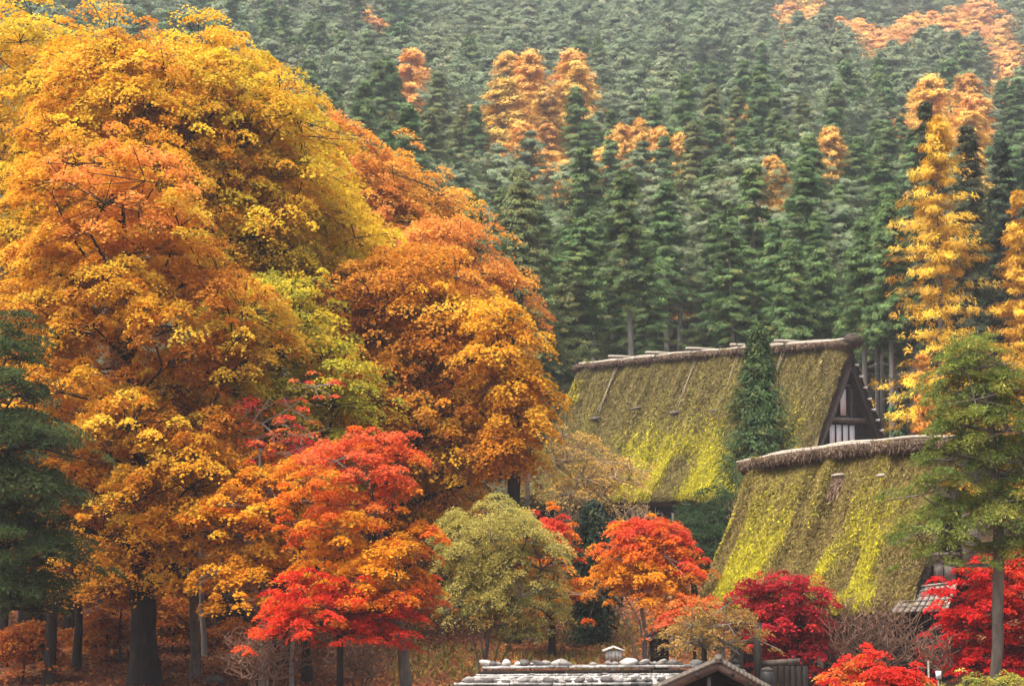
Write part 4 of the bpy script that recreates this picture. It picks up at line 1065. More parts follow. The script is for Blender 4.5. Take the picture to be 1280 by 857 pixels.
    # stacked firewood and dark lean-to under the eaves of the back house
    D = 84.5; a = at(672, 660, D); c = at(880, 660, D + .0); org = np.array([(a[0] + c[0]) / 2, D, gz(4, D)])
    L = c[0] - a[0]; r = np.random.default_rng(9); h = at(760, 648, D)[2] - org[2]
    root = empty("firewood_stack", org); tag(root, "long dark stack of firewood under the back house eaves", "firewood")
    mb = MB(); rows = int(h / .17)
    for k in range(rows):
        x = -L / 2 + (k % 2) * .08
        while x < L / 2:
            rr = .07 + .02 * r.random(); mb.tube([(x, -.3 + r.normal(0, .04), .1 + k * .165), (x, .3, .1 + k * .165)], rr, 7); x += .165
    mb.build("logs", M['bark_dark'], root)
    mb = MB()
    for x in np.linspace(-L / 2 - .12, L / 2 + .12, 6): mb.box((x - .05, -.36, -.4), (x + .05, -.31, h + .25))
    mb.build("upright", M['wood_weather'], root)
small_things()

# ------------------------------------------------------------------ autumn trees
OR = [(0.713, 0.360, 0.024), (0.752, 0.444, 0.033), (0.634, 0.270, 0.020), (0.772, 0.540, 0.050), (0.515, 0.204, 0.018)]
YO = [(0.752, 0.467, 0.028), (0.772, 0.563, 0.039), (0.693, 0.377, 0.024), (0.574, 0.444, 0.031), (0.634, 0.300, 0.020)]
GO = [(0.752, 0.515, 0.029), (0.772, 0.623, 0.044), (0.673, 0.503, 0.033), (0.515, 0.444, 0.031), (0.713, 0.395, 0.024)]
BR = [(0.634, 0.281, 0.024), (0.554, 0.216, 0.020), (0.693, 0.347, 0.029), (0.465, 0.174, 0.018), (0.733, 0.444, 0.033)]
RO = [(0.673, 0.281, 0.050), (0.733, 0.372, 0.050), (0.594, 0.216, 0.035), (0.752, 0.456, 0.050)]
OL = [(0.455, 0.408, 0.029), (0.376, 0.360, 0.033), (0.574, 0.467, 0.033), (0.634, 0.444, 0.029), (0.317, 0.311, 0.037)]

def autumn():
    w5 = [4, 4, 2, 2, 1]
    GP = None
    broadleaf("maple_tree", "big orange tree with thick dark trunk in front of the wood", "tree", [(180, 860), (178, 700), (170, 520), (160, 360), (152, 240)], 56, .36,
              [(150, 300, 118, 130), (60, 410, 95, 110, 1), (235, 390, 95, 110, -1), (130, 500, 125, 100), (215, 560, 90, 90, -1.5), (110, 620, 95, 75, -.5), (185, 690, 95, 62, -1), (300, 440, 45, 60, -1), (30, 560, 70, 90, 1)], 144, 13, 67, 0.127, 0.092, OR, [4, 4, 2.2, 1.6, 1.5], seed=101, flat=.6, droop=.5, dome=.18, mass=1.22, rc=0.42, nscale=2.6,
              zones=[(150, 230, 100, 75, (.74, .30, .06), .6), (200, 640, 130, 80, (.76, .40, .025), .5), (360, 440, 60, 60, (.5, .3, .025), .7)])
    broadleaf("oak_tree", "tall orange tree filling the top corner of the wood", "tree", [(40, 860), (30, 600), (40, 350), (30, 180)], 68, .38,
              [(25, 120, 100, 108), (-20, 250, 95, 110), (85, 240, 90, 110, -1), (30, 380, 110, 120), (100, 130, 55, 60, -1)], 106, 13, 49, 0.148, 0.108, YO, w5, seed=102, mass=1.44, rc=0.49, flat=.35)
    broadleaf("oak_tree", "amber tree with two pointed tops behind the big orange tree", "tree", [(130, 850), (150, 600), (150, 300), (140, 120)], 64, .33,
              [(135, 95, 62, 66), (190, 150, 80, 80), (100, 175, 70, 75, -1), (205, 250, 80, 90), (145, 60, 28, 30)], 79, 13, 49, 0.143, 0.104, [OR[0], YO[0], YO[1], OR[2], OR[3]], w5, seed=103, mass=1.36, rc=0.46, flat=.35)
    broadleaf("oak_tree", "broad round golden tree with its dome against the dark forest", "tree", [(290, 840), (285, 600), (275, 350), (258, 160)], 66, .38,
              [(262, 120, 82, 74), (230, 200, 90, 90), (320, 190, 80, 90, -1), (285, 290, 105, 100, -1), (345, 270, 55, 75)], 106, 13, 51, 0.143, 0.104, YO, [4, 3.5, 2, 2, 1], seed=104, mass=1.44, rc=0.49, flat=.35,
              zones=[(300, 400, 120, 90, (.46, .30, .022), .6)])
    broadleaf("oak_tree", "golden yellow tree stepping down behind the round golden one", "tree", [(385, 840), (385, 600), (380, 380), (370, 230)], 70, .34,
              [(340, 150, 28, 38), (372, 225, 52, 58), (398, 305, 56, 70), (355, 325, 78, 92, -2), (420, 395, 60, 72, -1), (350, 106, 10, 12)], 98, 13, 49, 0.148, 0.108, GO, [4, 3, 3, 2.5, 2], seed=105, mass=1.44, rc=0.49, flat=.35)
    broadleaf("oak_tree", "olive yellow tree low in the middle of the wood", "tree", [(352, 850), (348, 700), (345, 520), (350, 440)], 60, .25,
              [(345, 440, 75, 75), (300, 500, 70, 70, -.5), (385, 500, 62, 80), (330, 570, 80, 60)], 68, 13, 49, 0.135, 0.096, OL, [4, 3, 3, 2, 2], seed=106, mass=1.22, rc=0.42, flat=.45)
    broadleaf("oak_tree", "rust red tree peeping over the golden trees at the wood edge", "tree", [(425, 800), (425, 500), (422, 250)], 82, .28,
              [(420, 205, 40, 44), (455, 235, 48, 48), (440, 300, 65, 70), (395, 178, 16, 20)], 43, 13, 40, 0.164, 0.120, RO, [3, 3, 2, 1], seed=107, mass=1.53, rc=0.52, flat=.3)
    broadleaf("oak_tree", "lemon yellow tree between the two rust red trees on the skyline", "tree", [(505, 800), (505, 500), (500, 290)], 84, .28,
              [(495, 250, 42, 44), (535, 285, 34, 48), (510, 330, 60, 60), (480, 225, 22, 22)], 43, 13, 40, 0.164, 0.120, [(.74, .43, .05), (.72, .36, .035), (.66, .32, .03)], [3, 2, 1.5], seed=108, mass=1.44, rc=0.49, flat=.3)
    broadleaf("oak_tree", "coppery red tree sloping above the burnt orange tree", "tree", [(560, 800), (560, 520), (555, 340)], 78, .28,
              [(550, 325, 48, 48), (590, 350, 44, 42), (520, 370, 50, 60), (570, 400, 65, 55)], 47, 13, 42, 0.156, 0.116, RO, [3, 3, 2, 1], seed=109, mass=1.44, rc=0.49, flat=.3)
    broadleaf("oak_tree", "large burnt orange tree with spreading dark limbs beside the roof", "tree", [(470, 800), (478, 640), (495, 540), (540, 450), (565, 380)], 65, .36,
              [(485, 405, 74, 76), (545, 405, 60, 72, -.5), (580, 475, 50, 72, -.5), (490, 500, 85, 82), (565, 540, 66, 64, -1), (430, 470, 50, 68), (592, 570, 34, 38), (512, 368, 42, 34), (515, 585, 62, 44, 1)], 144, 13, 51, 0.139, 0.104, BR, [4, 2.6, 3, 1.4, 1.8], seed=110, mass=1.36, rc=0.46, flat=.4, zones=[(590, 375, 75, 35, (.76, .44, .03), .6), (665, 500, 35, 90, (.76, .42, .03), .7)])
    broadleaf("oak_tree", "bright yellow tree edging the wood beside the thatched roof", "tree", [(640, 760), (642, 620), (645, 480)], 62.5, .2,
              [(628, 430, 16, 36), (645, 490, 18, 46), (638, 555, 16, 40), (655, 470, 8, 20)], 44, 13, 45, 0.139, 0.104, [(.72, .40, .025), (.70, .33, .02), (.62, .26, .018)], [3, 2, 1.5], seed=111, mass=.75, rc=0.42, flat=.35)
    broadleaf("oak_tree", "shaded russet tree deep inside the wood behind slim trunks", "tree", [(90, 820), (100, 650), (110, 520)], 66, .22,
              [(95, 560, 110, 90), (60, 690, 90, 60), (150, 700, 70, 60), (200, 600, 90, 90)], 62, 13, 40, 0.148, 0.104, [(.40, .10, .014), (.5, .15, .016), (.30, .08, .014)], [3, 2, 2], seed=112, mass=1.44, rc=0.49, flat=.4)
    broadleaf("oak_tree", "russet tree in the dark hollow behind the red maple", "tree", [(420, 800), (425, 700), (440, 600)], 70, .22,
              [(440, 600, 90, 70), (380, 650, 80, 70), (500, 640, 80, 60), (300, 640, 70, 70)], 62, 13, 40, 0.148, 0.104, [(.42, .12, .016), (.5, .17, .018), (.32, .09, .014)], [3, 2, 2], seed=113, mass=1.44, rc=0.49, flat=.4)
    # nearer maples
    broadleaf("maple_tree", "slender yellow maple with airy low sprays over the leaf litter", "tree", [(330, 838), (328, 740), (322, 640), (325, 560)], 53, .11,
              [(300, 640, 70, 30), (340, 600, 60, 45, .5), (270, 670, 55, 22, -.5), (315, 715, 62, 26, -.5), (345, 665, 40, 40), (290, 745, 30, 18)], 28, 13, 47, 0.123, 0.092, [(.74, .37, .02), (.72, .29, .016), (.70, .43, .03)], [3, 2, 1],
              seed=120, mass=0.85, rc=0.29, flat=.8, droop=.45, dome=.1, nscale=1.5, bark='bark_grey')
    broadleaf("maple_tree", "orange and scarlet maple with layered crown in the middle foreground", "tree", [(508, 862), (503, 800), (492, 740), (470, 640), (452, 570)], 50, .13,
              [(441.0, 575.5, 48.5, 28.5), (472.5, 607.0, 51.9, 33.5, -0.4), (432.0, 643.0, 58.6, 37.7), (486.0, 670.0, 48.5, 43.5, -0.5), (405.0, 679.0, 46.0, 41.9, 0.3), (450.0, 733.0, 79.5, 41.9, -0.5), (508.5, 733.0, 31.8, 41.9, 0.3), (400.5, 755.5, 43.5, 30.1, -0.6), (495.0, 557.5, 18.4, 11.7)], 50, 11, 56, 0.102, 0.080, [(.72, .25, .014), (.70, .17, .014), (.74, .32, .018), (.66, .11, .014)], [3, 3, 2, 2], thick=.22, sag=.25, inner=.75, seed=121, mass=0.82, rc=0.28, flat=.82, droop=.4, dome=.12, nscale=1.4, bark='bark_grey', r_tip=.007,
              zones=[(470, 560, 80, 50, (.68, .135, .045), .8), (440, 635, 60, 26, (.74, .22, .03), .6), (455, 690, 80, 50, (.78, .38, .018), .85), (540, 770, 30, 60, (.68, .14, .025), .6)])
    broadleaf("maple_tree", "low vivid red maple crouching under the orange and scarlet maple", "tree", [(425, 840), (425, 790), (420, 750)], 49.0, .08,
              [(410, 752, 62, 30), (460, 775, 50, 28, .2), (375, 775, 36, 24), (430, 790, 60, 18)], 26, 13, 49, 0.098, 0.076, [(.66, .05, .012), (.58, .03, .012), (.72, .10, .018)], [3, 2, 1.2], seed=122, r_tip=.007, mass=0.77, rc=0.26, flat=.85, droop=.35, dome=.12, nscale=1.2)
    broadleaf("birch_tree", "half bare pale barked sapling with sparse red leaves", "tree", [(366, 800), (362, 700), (352, 600), (340, 540)], 54, .05,
              [(330, 520, 45, 45), (360, 560, 50, 40), (385, 500, 30, 30), (345, 600, 50, 40), (300, 560, 30, 40)], 22, 13, 15, 0.115, 0.084, [(.55, .03, .035), (.62, .07, .03), (.66, .18, .04)], [2, 2, 1.5], seed=123, mass=0.71, rc=0.24, flat=.8, droop=.3,
              dome=.1, bark='bark_pale', leafy=.42, r_tip=.005)
    broadleaf("maple_tree", "small orange red maple half hidden behind the olive shrub", "tree", [(690, 800), (690, 740), (686, 690)], 60, .09,
              [(685, 670, 28, 22), (695, 710, 22, 30), (672, 740, 40, 40)], 20, 13, 49, 0.107, 0.080, [(.68, .09, .02), (.70, .20, .016), (.70, .30, .02)], [2, 3, 2], seed=124, mass=0.71, rc=0.24, flat=.7, zones=[(680, 660, 32, 24, (.66, .06, .03), .9), (690, 735, 40, 40, (.70, .27, .016), .85)])
    broadleaf("maple_tree", "two toned maple, scarlet above orange, on several pale stems", "tree", [(806, 822), (807, 790), (800, 750), (812, 690)], 57, .055,
              [(814.2, 676.0, 40.9, 24.6), (840.6, 700.6, 21.3, 22.9), (783.4, 669.8, 18.0, 14.7), (801.0, 705.0, 39.3, 24.6, -0.4), (779.0, 722.6, 26.2, 18.0, -0.4), (814.2, 731.4, 22.9, 19.6, -0.4), (743.8, 740.2, 11.5, 7.4, -0.3)], 43, 13, 58, 0.094, 0.072, [(.70, .22, .016), (.72, .29, .018), (.68, .14, .016)], [3, 2, 2], stems=[[(806, 822, 0), (785, 785, 0), (765, 755, .2), (745, 740, .3)], [(806, 822, 0), (800, 780, -.2), (782, 745, -.2), (770, 720, 0)], [(806, 822, 0), (815, 780, .2), (832, 745, .3), (845, 715, .4)]], seed=125, r_tip=.007, mass=0.71, rc=0.24, flat=.6, droop=.3, dome=.2, nscale=1.2, bark='bark_pale',
              zones=[(820, 668, 58, 24, (.67, .10, .022), .85), (855, 700, 26, 34, (.66, .06, .028), .85), (790, 655, 25, 18, (.66, .07, .03), .8), (825, 690, 40, 16, (.70, .18, .016), .8), (795, 728, 60, 26, (.77, .35, .02), .85)])
    broadleaf("maple_tree", "deep crimson maple below the mossy eaves", "tree", [(985, 835), (982, 790), (978, 750)], 51, .10,
              [(970.9, 750.4, 36.6, 22.9), (995.5, 758.6, 24.4, 24.4), (946.3, 766.8, 21.4, 18.3), (975.0, 783.2, 36.6, 21.4), (995.5, 803.7, 22.9, 16.8), (983.2, 824.2, 22.9, 12.2)], 42, 11, 54, 0.094, 0.072, [(.36, .014, .026), (.46, .022, .034), (.27, .010, .018), (.54, .04, .035)], [3, 3, 2, 1.4],
              inner=.75, seed=126, r_tip=.007, mass=0.71, rc=0.24, flat=.6, droop=.3, dome=.2, nscale=1.2)
    broadleaf("maple_tree", "bright red maple behind the pine trunk at the picture edge", "tree", [(1262, 860), (1258, 800), (1250, 740), (1240, 700)], 52, .12,
              [(1236.2, 747.0, 39.4, 27.4), (1217.8, 788.4, 35.9, 29.1), (1263.8, 770.0, 41.1, 38.5), (1245.4, 719.4, 27.4, 18.8), (1286.8, 733.2, 34.2, 34.2), (1227.0, 825.2, 42.8, 22.2), (1273.0, 825.2, 34.2, 25.7)], 49, 11, 54, 0.098, 0.076, [(.58, .012, .014), (.64, .03, .016), (.44, .008, .012), (.68, .07, .02)], [3, 2, 2, 1],
              inner=.75, seed=127, r_tip=.007, mass=0.75, rc=0.26, flat=.75, droop=.3, dome=.15, nscale=1.2)
    broadleaf("maple_tree", "low red and orange maple bush in the bottom foreground", "tree", [(1085, 885), (1085, 860), (1085, 845)], 43, .06,
              [(1085.0, 842.2, 20.6, 15.8), (1055.2, 852.5, 22.1, 11.1), (1106.2, 855.0, 31.6, 11.1), (1131.8, 850.8, 15.8, 7.9), (1080.8, 867.8, 39.5, 14.2)], 32, 13, 49, 0.082, 0.064, [(.66, .035, .02), (.68, .12, .02), (.70, .26, .03)], [3, 2, 1.4], seed=128, mass=0.54, rc=0.19, flat=.6,
              droop=.25, dome=.2, nscale=.9, zones=[(1045, 855, 35, 25, (.70, .30, .06), .6), (1140, 852, 30, 15, (.64, .03, .018), .9)])
autumn()

def shrubs():
    # olive, many-stemmed willowy shrub
    broadleaf("olive_shrub", "tall many stemmed shrub with small olive yellow leaves", "shrub", [(606, 832), (612, 780), (618, 720), (622, 660)], 55, .05,
              [(620, 665, 55, 40), (590, 710, 52, 48), (655, 710, 50, 48, -.3), (610, 755, 55, 38), (660, 755, 45, 30), (575, 670, 30, 35), (665, 790, 30, 18)], 95, 12, 34, 0.094, 0.040, [(.46, .40, .10), (.34, .34, .085), (.58, .48, .13), (.26, .27, .07), (.62, .42, .08)], [3, 3, 2, 1.4, 1],
              stems=[[(606, 832, 0), (590, 780, 0), (575, 725, .2), (565, 680, .2)], [(606, 832, 0), (600, 770, -.3), (595, 700, -.4), (600, 650, -.3)], [(606, 832, 0), (630, 785, .2), (650, 730, .3), (662, 690, .3)], [(606, 832, 0), (640, 800, -.2), (665, 770, -.3), (682, 745, -.2)]], seed=140, mass=.5, rc=.26, inner=.85, thick=.7, sag=.1, flat=.15, droop=.05, dome=.3, nscale=1.5, bark='bark_grey', up_pen=4, nj=.9)
    broadleaf("olive_shrub", "sparse tan leaved shrub in front of the fence rails", "shrub", [(905, 835), (903, 810), (895, 785)], 46.3, .06,
              [(885, 788, 34, 18), (912, 774, 22, 14), (865, 800, 20, 12), (925, 798, 18, 12)], 22, 13, 24, 0.090, 0.048, [(.36, .22, .055), (.27, .16, .04), (.44, .28, .08), (.16, .12, .04)], [3, 2, 2, 1], seed=141, mass=0.68, rc=0.23, flat=.5, bark='bark_grey', nj=.8, leafy=.5)
    broadleaf("yellow_tree", "thin nearly bare tree with yellow leaves against the mossy roof", "tree", [(730, 690), (732, 640), (728, 590)], 78, .09,
              [(720, 570, 34, 32), (760, 590, 40, 26), (740, 610, 50, 28), (700, 560, 16, 20)], 32, 13, 14, 0.131, 0.072, [(.62, .40, .09), (.55, .36, .08), (.68, .46, .14)], [3, 2, 1], seed=142, mass=1.02, rc=0.35, flat=.3, bark='twig_tan', r_tip=.016, leafy=.7, up_pen=3, nj=.8)
    broadleaf("small_bush", "small bush of orange leaves at the foot of the roof corner", "shrub", [(868, 800), (867, 785), (866, 775)], 55, .04, [(862, 770, 26, 14), (880, 765, 16, 10), (850, 785, 18, 10)], 11, 13, 27, 0.082, 0.060, [(.66, .15, .03), (.56, .10, .04), (.60, .24, .05)], [2, 2, 1], seed=143, mass=0.59, rc=0.20, flat=.5)
    broadleaf("garden_shrub", "low yellow green shrub by the foot of the pine trunk", "shrub", [(1215, 870), (1215, 858), (1215, 852)], 43, .03, [(1215, 866, 34, 10), (1190, 869, 24, 8), (1268, 858, 20, 9), (1150, 868, 26, 6)], 20, 13, 27, 0.066, 0.040, [(.40, .36, .06), (.22, .26, .05), (.55, .45, .10)], [3, 2, 1], seed=144, mass=0.42, rc=0.14, flat=.4)
    for i, (px, py, rx, ry, D, sd) in enumerate([(40, 790, 110, 60, 72, 1), (200, 770, 110, 70, 76, 2), (330, 740, 90, 60, 78, 3), (450, 740, 90, 60, 76, 4), (560, 720, 60, 60, 78, 5), (120, 700, 120, 80, 82, 6), (300, 660, 130, 80, 84, 7), (480, 650, 130, 80, 84, 8), (600, 660, 50, 50, 80, 9)]):  # added shrubs, leaves coloured dark so the wood's interior reads as shade
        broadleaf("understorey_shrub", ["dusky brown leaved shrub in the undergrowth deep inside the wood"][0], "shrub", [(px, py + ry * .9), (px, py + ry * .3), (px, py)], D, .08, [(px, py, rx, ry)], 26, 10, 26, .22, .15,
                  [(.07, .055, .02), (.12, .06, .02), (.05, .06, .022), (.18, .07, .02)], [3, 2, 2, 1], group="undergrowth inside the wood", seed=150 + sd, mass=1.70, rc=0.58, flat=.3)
    # dark rounded evergreens
    E = [(.030, .060, .022), (.045, .085, .028), (.022, .042, .018), (.07, .10, .03)]
    for lab, px, py, rx, ry, D, n, sd in (("dark rounded evergreen at the foot of the slim cypress", 868, 682, 42, 30, 70, 120, 1), ("dense dark evergreen filling the gap right of the two toned maple", 905, 664, 30, 36, 72, 110, 2)):
        broadleaf("evergreen_bush", lab, "shrub", [(px, py + ry + 25), (px, py + ry * .4), (px, py)], D, .1, [(px, py, rx, ry), (px + 8, py + ry * .7, rx * .9, ry * .7)], n // 4, 12, 60, .13, .05, E, [3, 3, 2, 1], seed=160 + sd, mass=1.02, rc=0.35, flat=.3, leaf_mat='leaf', nj=.8)
    # bare twiggy shrubs
    def bare(label, px, py, rx, ry, D, n, mat, sd, stems, rt=.007, group=None, spread=1.0):
        r = np.random.default_rng(sd); b = at(px, py, D); g = gz(b[0], D); org = np.array([b[0], D, g - .05]); s = D / F
        root = empty("bare_shrub", org); tag(root, label, "shrub", group); Ps = []
        cz = at(px, py, D)[2] - org[2] + ry * s
        for k in range(stems):
            a = r.random() * 6.28; d = np.array([math.cos(a), math.sin(a), 0]); m = n // stems
            tg = []
            while len(tg) < m:
                q = r.normal(0, .45, 3); 
                if np.linalg.norm(q) > 1: continue
                tg.append(np.array([q[0] * rx * s * spread * .6, q[1] * rx * s * .5, q[2] * ry * s]) + d * rx * s * .5 * r.random() + [0, 0, cz])
            tg = np.array(tg); tg[:, 2] = np.maximum(tg[:, 2], .25)
            st = [d * .08, d * .15 + [0, 0, .35], d * rx * s * .25 + [0, 0, cz * .55]]
            P, par, rad = skeleton(st, tg, .028, rt, seg=.35, up_pen=3, lift=.05, wob=.05, r=r); Ps.append((P, par, rad))
        off = 0; AP, AA, AR = [], [], []
        for P, par, rad in Ps:
            q = par.copy(); q[1:] += off; q[0] = -1 if off == 0 else off; AP.append(P); AA.append(q); AR.append(rad); off += len(P)
        me = branch_mesh(np.concatenate(AP), np.concatenate(AA), np.concatenate(AR), M[mat], "branches", 6, 3, .02); link("branches", me, root)
    bare("big leafless brown shrub under the mossy eaves beside crimson maple", 1085, 845, 72, 52, 50.5, 1500, 'twig', 201, 9, .0065, spread=1.4)
    bare("leafless dark twigged tree below the grey awning", 1165, 845, 40, 36, 50, 420, 'twig', 202, 4, .007)
    bare("tangled leafless bush in front of the back house wall", 800, 690, 48, 34, 77, 520, 'twig_tan', 203, 6, .011)
    bare("pale leafless bush before the firewood stack", 715, 690, 42, 40, 77.5, 420, 'twig_tan', 204, 5, .011)
    bare("reddish leafless brush under the low vivid red maple", 330, 850, 70, 40, 50, 700, 'twig', 205, 7, .006, spread=1.4)
    bare("leafless brush on the bank left of the olive shrub", 450, 850, 60, 32, 52, 520, 'twig', 206, 6, .006, spread=1.4)
    bare("thin bare brush at the corner of the front thatched roof", 925, 690, 22, 40, 62, 160, 'twig', 207, 3, .009)
shrubs()

def slim_trunks():
    spec = [(243, 857, 500, 57, .125, 'bark_grey', "straight grey trunk in front, right of the thick dark trunk"), (256, 812, 560, 62, .075, 'bark_pale', "thin pale trunk leaning close behind the straight grey trunk"),
            (62, 857, 560, 56.5, .16, 'bark_dark', "dark trunk under the left pine boughs, left of two"), (96, 842, 560, 59, .12, 'bark_dark', "dark thin trunk right of the other trunk under pine boughs"),
            (206, 800, 560, 66, .16, 'bark_dark', "dim trunk behind and right of the thick dark trunk"), (225, 800, 560, 70, .15, 'bark_dark', "dim trunk deep in the wood behind the straight grey trunk"),
            (5, 857, 600, 60, .15, 'bark_dark', "dark trunk at the edge of the leaf litter beneath the left pine"), (345, 830, 600, 57, .10, 'bark_dark', "dark mossy trunk rising behind the slender yellow maple"),
            (385, 850, 600, 56, .13, 'bark_dark', "dark trunk behind the low vivid red maple")]
    for i, (px, py, top, D, rb, mat, lab) in enumerate(spec):
        r = np.random.default_rng(300 + i); b = at(px, py, D); g = gz(b[0], D); org = np.array([b[0], D, g - .2])
        cen, nor = lobe_points([(px + r.normal(0, 8), top + 40, 55, 45)], D, 34, .5, r)
        tp = [org, at(px + r.normal(0, 2), py - 120, D), at(px + r.normal(0, 5), top + 60, D)]
        P, par, rad = skeleton(tp, cen, rb, .015, r=r)
        root = empty("slender_tree", org); tag(root, lab, "tree"); link("trunk", branch_mesh(P - org, par, rad, M[mat]), root)
        pal = np.array(OR[:3])
        cc = pal[r.integers(0, 3, len(cen))]
        V, col = clump_leaves(cen - org, nor, np.full(len(cen), .65), 80, .16, .12, lambda Pl, ci: cc[ci] * np.exp(r.normal(0, .15, (len(Pl), 1))), .45, .15, .6, 7, r)
        link("crown", new_mesh("crown", V, quads(len(V) // 4), M['leaf'], col.clip(0, .95)), root)
slim_trunks()
for i, (px, py, D) in enumerate([(28, 800, 57), (130, 790, 61), (215, 770, 63), (150, 735, 60), (290, 800, 64), (240, 745, 66)]):
    broadleaf("sapling", "low russet sapling in the dim undergrowth among the dark trunks", "sapling", [(px, py + 45), (px + 3, py + 15), (px, py - 10)], D, .03,
              [(px, py - 5, 34, 16), (px + 14, py + 14, 26, 10), (px - 20, py + 8, 22, 9)], 16, 9, 26, .13, .10, [(.50, .15, .02), (.60, .24, .022), (.38, .10, .016)], [3, 2, 2], group="russet saplings among the trunks", seed=500 + i, mass=.6, rc=.3, flat=.7, thick=.2)

# ------------------------------------------------------------------ single conifers
def conifers_near():
    special_conifer("larch_tree", "tall golden larch with airy tiers beside the dark conifers", 1178, 98, 148, 545, 140, .25, 150, 12, 20, .26, .036, ([(.70, 0.403, .022), (.74, 0.493, .03), (.60, 0.314, .018), (.66, 0.470, .04)], [3, 2, 2, 1]), "cone", 401, rb=.19, nbr=150, droop=.12, zj=.9, lv=.85)
    special_conifer("larch_tree", "golden larch cut by the picture edge", 1277, 96, 240, 520, 62, .12, 130, 9, 20, .26, .038, ([(.66, 0.358, .022), (.72, 0.448, .03), (.56, 0.280, .018)], [3, 2, 2]), "cone", 402, rb=.15, nbr=100, droop=.08, zj=.75, lv=.8)
    special_conifer("larch_tree", "small orange larch in front of the tall golden larch", 1155, 93, 440, 545, 24, .05, 60, 6, 10, .26, .055, ([(.58, .22, .02), (.64, .30, .03), (.40, .2, .03)], [3, 2, 1]), "cone", 403, rb=.06, nbr=50)
    special_conifer("larch_tree", "thin orange larch sapling behind the green pine top", 1186, 92, 470, 545, 22, .05, 50, 6, 10, .26, .055, ([(.58, .20, .02), (.62, .28, .03)], [3, 2]), "cone", 404, rb=.06, nbr=50)
    dk = ([(.030, .055, .026), (.045, .072, .030), (.022, .040, .020), (.060, .075, .03)], [3, 3, 2, 1])
    bz = ([(.055, .065, .024), (.040, .060, .026), (.080, .070, .026), (.028, .045, .022)], [3, 3, 1.4, 2])
    special_conifer("dark_conifer", "dark conifer whose bronze tip shows above the golden larch", 1163, 104, 130, 540, 48, .2, 210, 7, 22, .25, .06, bz, "cone", 411, rb=.2)
    special_conifer("dark_conifer", "tall dark conifer right of the golden larch", 1216, 103, 158, 540, 62, .12, 280, 7, 22, .25, .06, bz, "cone", 412, rb=.22)
    special_conifer("dark_conifer", "dark conifer between the two golden larches", 1258, 106, 180, 540, 58, .10, 260, 7, 22, .25, .06, dk, "cone", 413, rb=.22)
    special_conifer("dark_conifer", "dark conifer behind the larch at the picture edge", 1300, 104, 168, 540, 60, .10, 250, 7, 22, .25, .06, dk, "cone", 414, rb=.22)
    special_conifer("olive_conifer", "bulky olive green conifer beside the orange wood", 650, 108, 212, 520, 95, .05, 330, 8, 22, .25, .06, G_OLIVE, "cone", 415, rb=.24, droop=.28)
    special_conifer("olive_conifer", "smaller olive conifer behind the left end of the thatched ridge", 712, 111, 330, 520, 60, .05, 220, 7, 22, .25, .06, G_OLIVE, "cone", 416, rb=.2)
    special_conifer("cypress_tree", "slim dark green cypress standing between the two thatched roofs", 950, 74, 415, 700, 92, .02, 560, 7, 13, .20, .05, ([(.045, .095, .026), (.07, .125, .034), (.032, .062, .022), (.12, .14, .036)], [3, 3, 2, 1]), "spire", 417, rb=.12, droop=.0, zj=1.1, lv=.4)
    special_conifer("cypress_tree", "short dark cypress left of the two toned maple", 741, 63, 636, 790, 34, .06, 260, 6, 11, .20, .065, ([(.022, .045, .022), (.035, .065, .028), (.06, .075, .03)], [3, 2, 1]), "column", 418, rb=.1, droop=.02, zj=1.1)
    special_conifer("young_conifer", "little green conifer in front of the bare trunks at right", 1122, 100, 492, 540, 26, .1, 60, 6, 22, .2, .05, ([(.05, .12, .05), (.07, .14, .06)], [2, 1]), "cone", 419, rb=.05)
    for i, (px, D, lab) in enumerate([(991, 109, "pale bare trunk above the thatched ridge, left of two"), (1026, 110.5, "thin pale bare trunk above the thatched ridge"), (1081, 107, "pale trunk just behind the thatched gable peak"),
                                      (1096, 109, "dim grey trunk between the two brighter trunks right of the gable"), (1115, 105, "brightest pale trunk right of the thatched gable"), (1103, 112, "thin dim trunk deep in the forest right of the gable"), (1142, 110, "grey trunk behind the small orange larch")]):
        pal = G_CEDAR
        special_conifer("conifer_tree", lab, px, D, 250 + i * 13 % 50 + (50 if px < 1050 else 0), 530, 44, .50, 130, 7, 26, .24, .055, pal, "cone", 430 + i, rb=.19 if i % 2 == 0 else .13, mat='bark_pale', nbr=20)
    lp = ([(.70, .40, .08), (.76, .47, .10), (.62, .33, .07)], [3, 2, 2])
    for px, top, D, rad, lab in ((968, 198, 140, 24, "single bright golden larch low on the slope above the thatched ridge"), (1042, 160, 160, 30, "golden larch cone half hidden behind a green conifer, left of the tall larch"),
                                 (930, 130, 190, 22, "small golden larch alone high in the green slope")):
        special_conifer("larch_tree", lab, px, D, top, 470, rad * 1.9, .1, 200, 6, 14, .30, .08, lp, "soft", 700 + px, rb=.1, nbr=10, zj=.9)
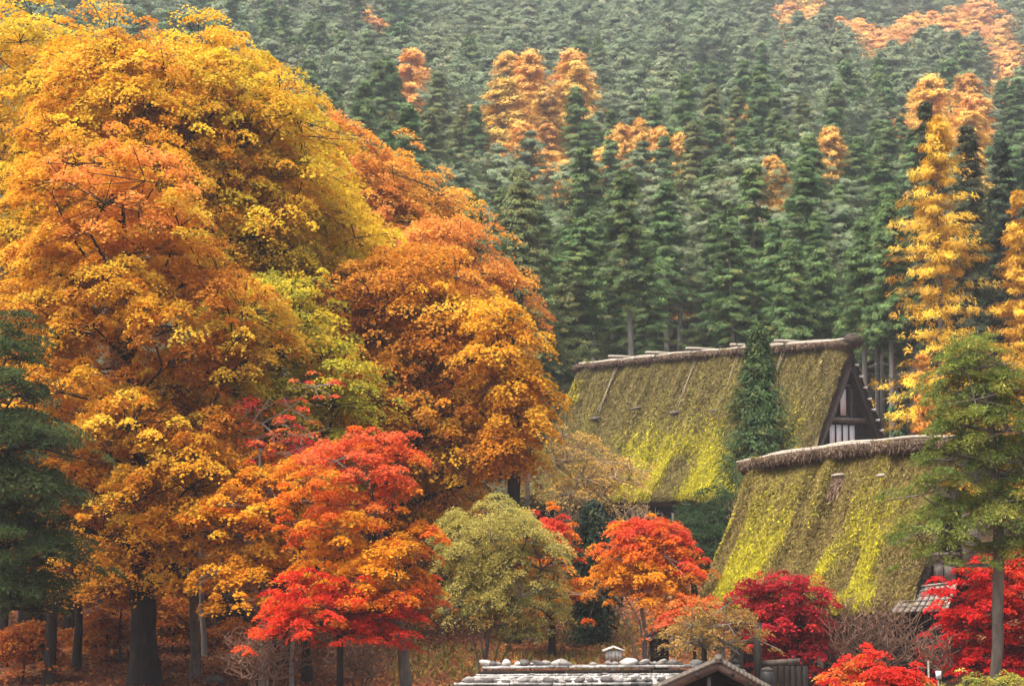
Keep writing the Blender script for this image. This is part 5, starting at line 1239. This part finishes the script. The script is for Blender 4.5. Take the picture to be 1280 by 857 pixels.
    for px, top, D in ((778, 156, 172), (800, 150, 176), (826, 158, 170), (852, 168, 168), (876, 174, 174)):
        special_conifer("larch_tree", "golden larch in the row stepping down the slope above the ridge", px, D, top, 470, 46, .1, 190, 6, 14, .32, .09, lp, "soft", 700 + px, rb=.1, nbr=10, zj=.9, group="row of larches on the slope")
    # pines with needle pads
    def pine(name, label, tr, D, rb, lobes, n, m, L, W, pal, wts, seed, bark, mass=0.80, rc=0.30):
        return broadleaf(name, label, "tree", tr, D, rb, lobes, n, 9, m, L, W, pal, wts, seed=seed, mass=mass, rc=rc, thick=.3, flat=.3, droop=-.12, dome=.30, bark=bark, rays=11, nj=1.1, big=False, nscale=1.2, jit=.2, low=-.5, inner=.7, r_tip=.011, up_pen=.8, sag=.15)
    pine("pine_tree", "green pine with bare straight trunk in the right foreground", [(1247, 900), (1247, 760), (1248, 650), (1240, 540), (1225, 460)], 47, .135,
         [(1228, 460, 34, 24), (1210, 492, 34, 18), (1258, 492, 44, 24), (1195, 522, 22, 12), (1240, 530, 44, 16), (1212, 575, 40, 16), (1268, 580, 42, 20), (1172, 618, 26, 12, -.4), (1215, 635, 38, 16), (1165, 662, 24, 12, -.5), (1258, 640, 42, 22), (1180, 698, 22, 11, -.3), (1275, 690, 28, 18)], 135, 105, .105, .028, [(.18, .23, .045), (.22, .27, .05), (.12, .17, .036), (.27, .27, .05), (.5, .27, .04)], [4, 3, 3, 1.5, .35], 451, 'bark_grey')
    pine("pine_tree", "dark green pine with drooping boughs at the left picture edge", [(-25, 900), (-25, 700), (-22, 500), (-15, 410)], 50, .2,
         [(0, 430, 30, 32), (5, 490, 34, 22), (0, 545, 62, 24), (42, 560, 48, 12, -.4), (5, 610, 56, 24), (52, 625, 42, 13, -.4), (10, 670, 56, 22), (56, 690, 38, 10, -.4), (5, 730, 56, 20), (25, 755, 40, 10)], 125, 100, .13, .028, [(.06, .095, .030), (.08, .12, .036), (.038, .065, .024), (.11, .135, .04)], [4, 3, 3, 1], 452, 'bark_dark', .9, .36)
conifers_near()
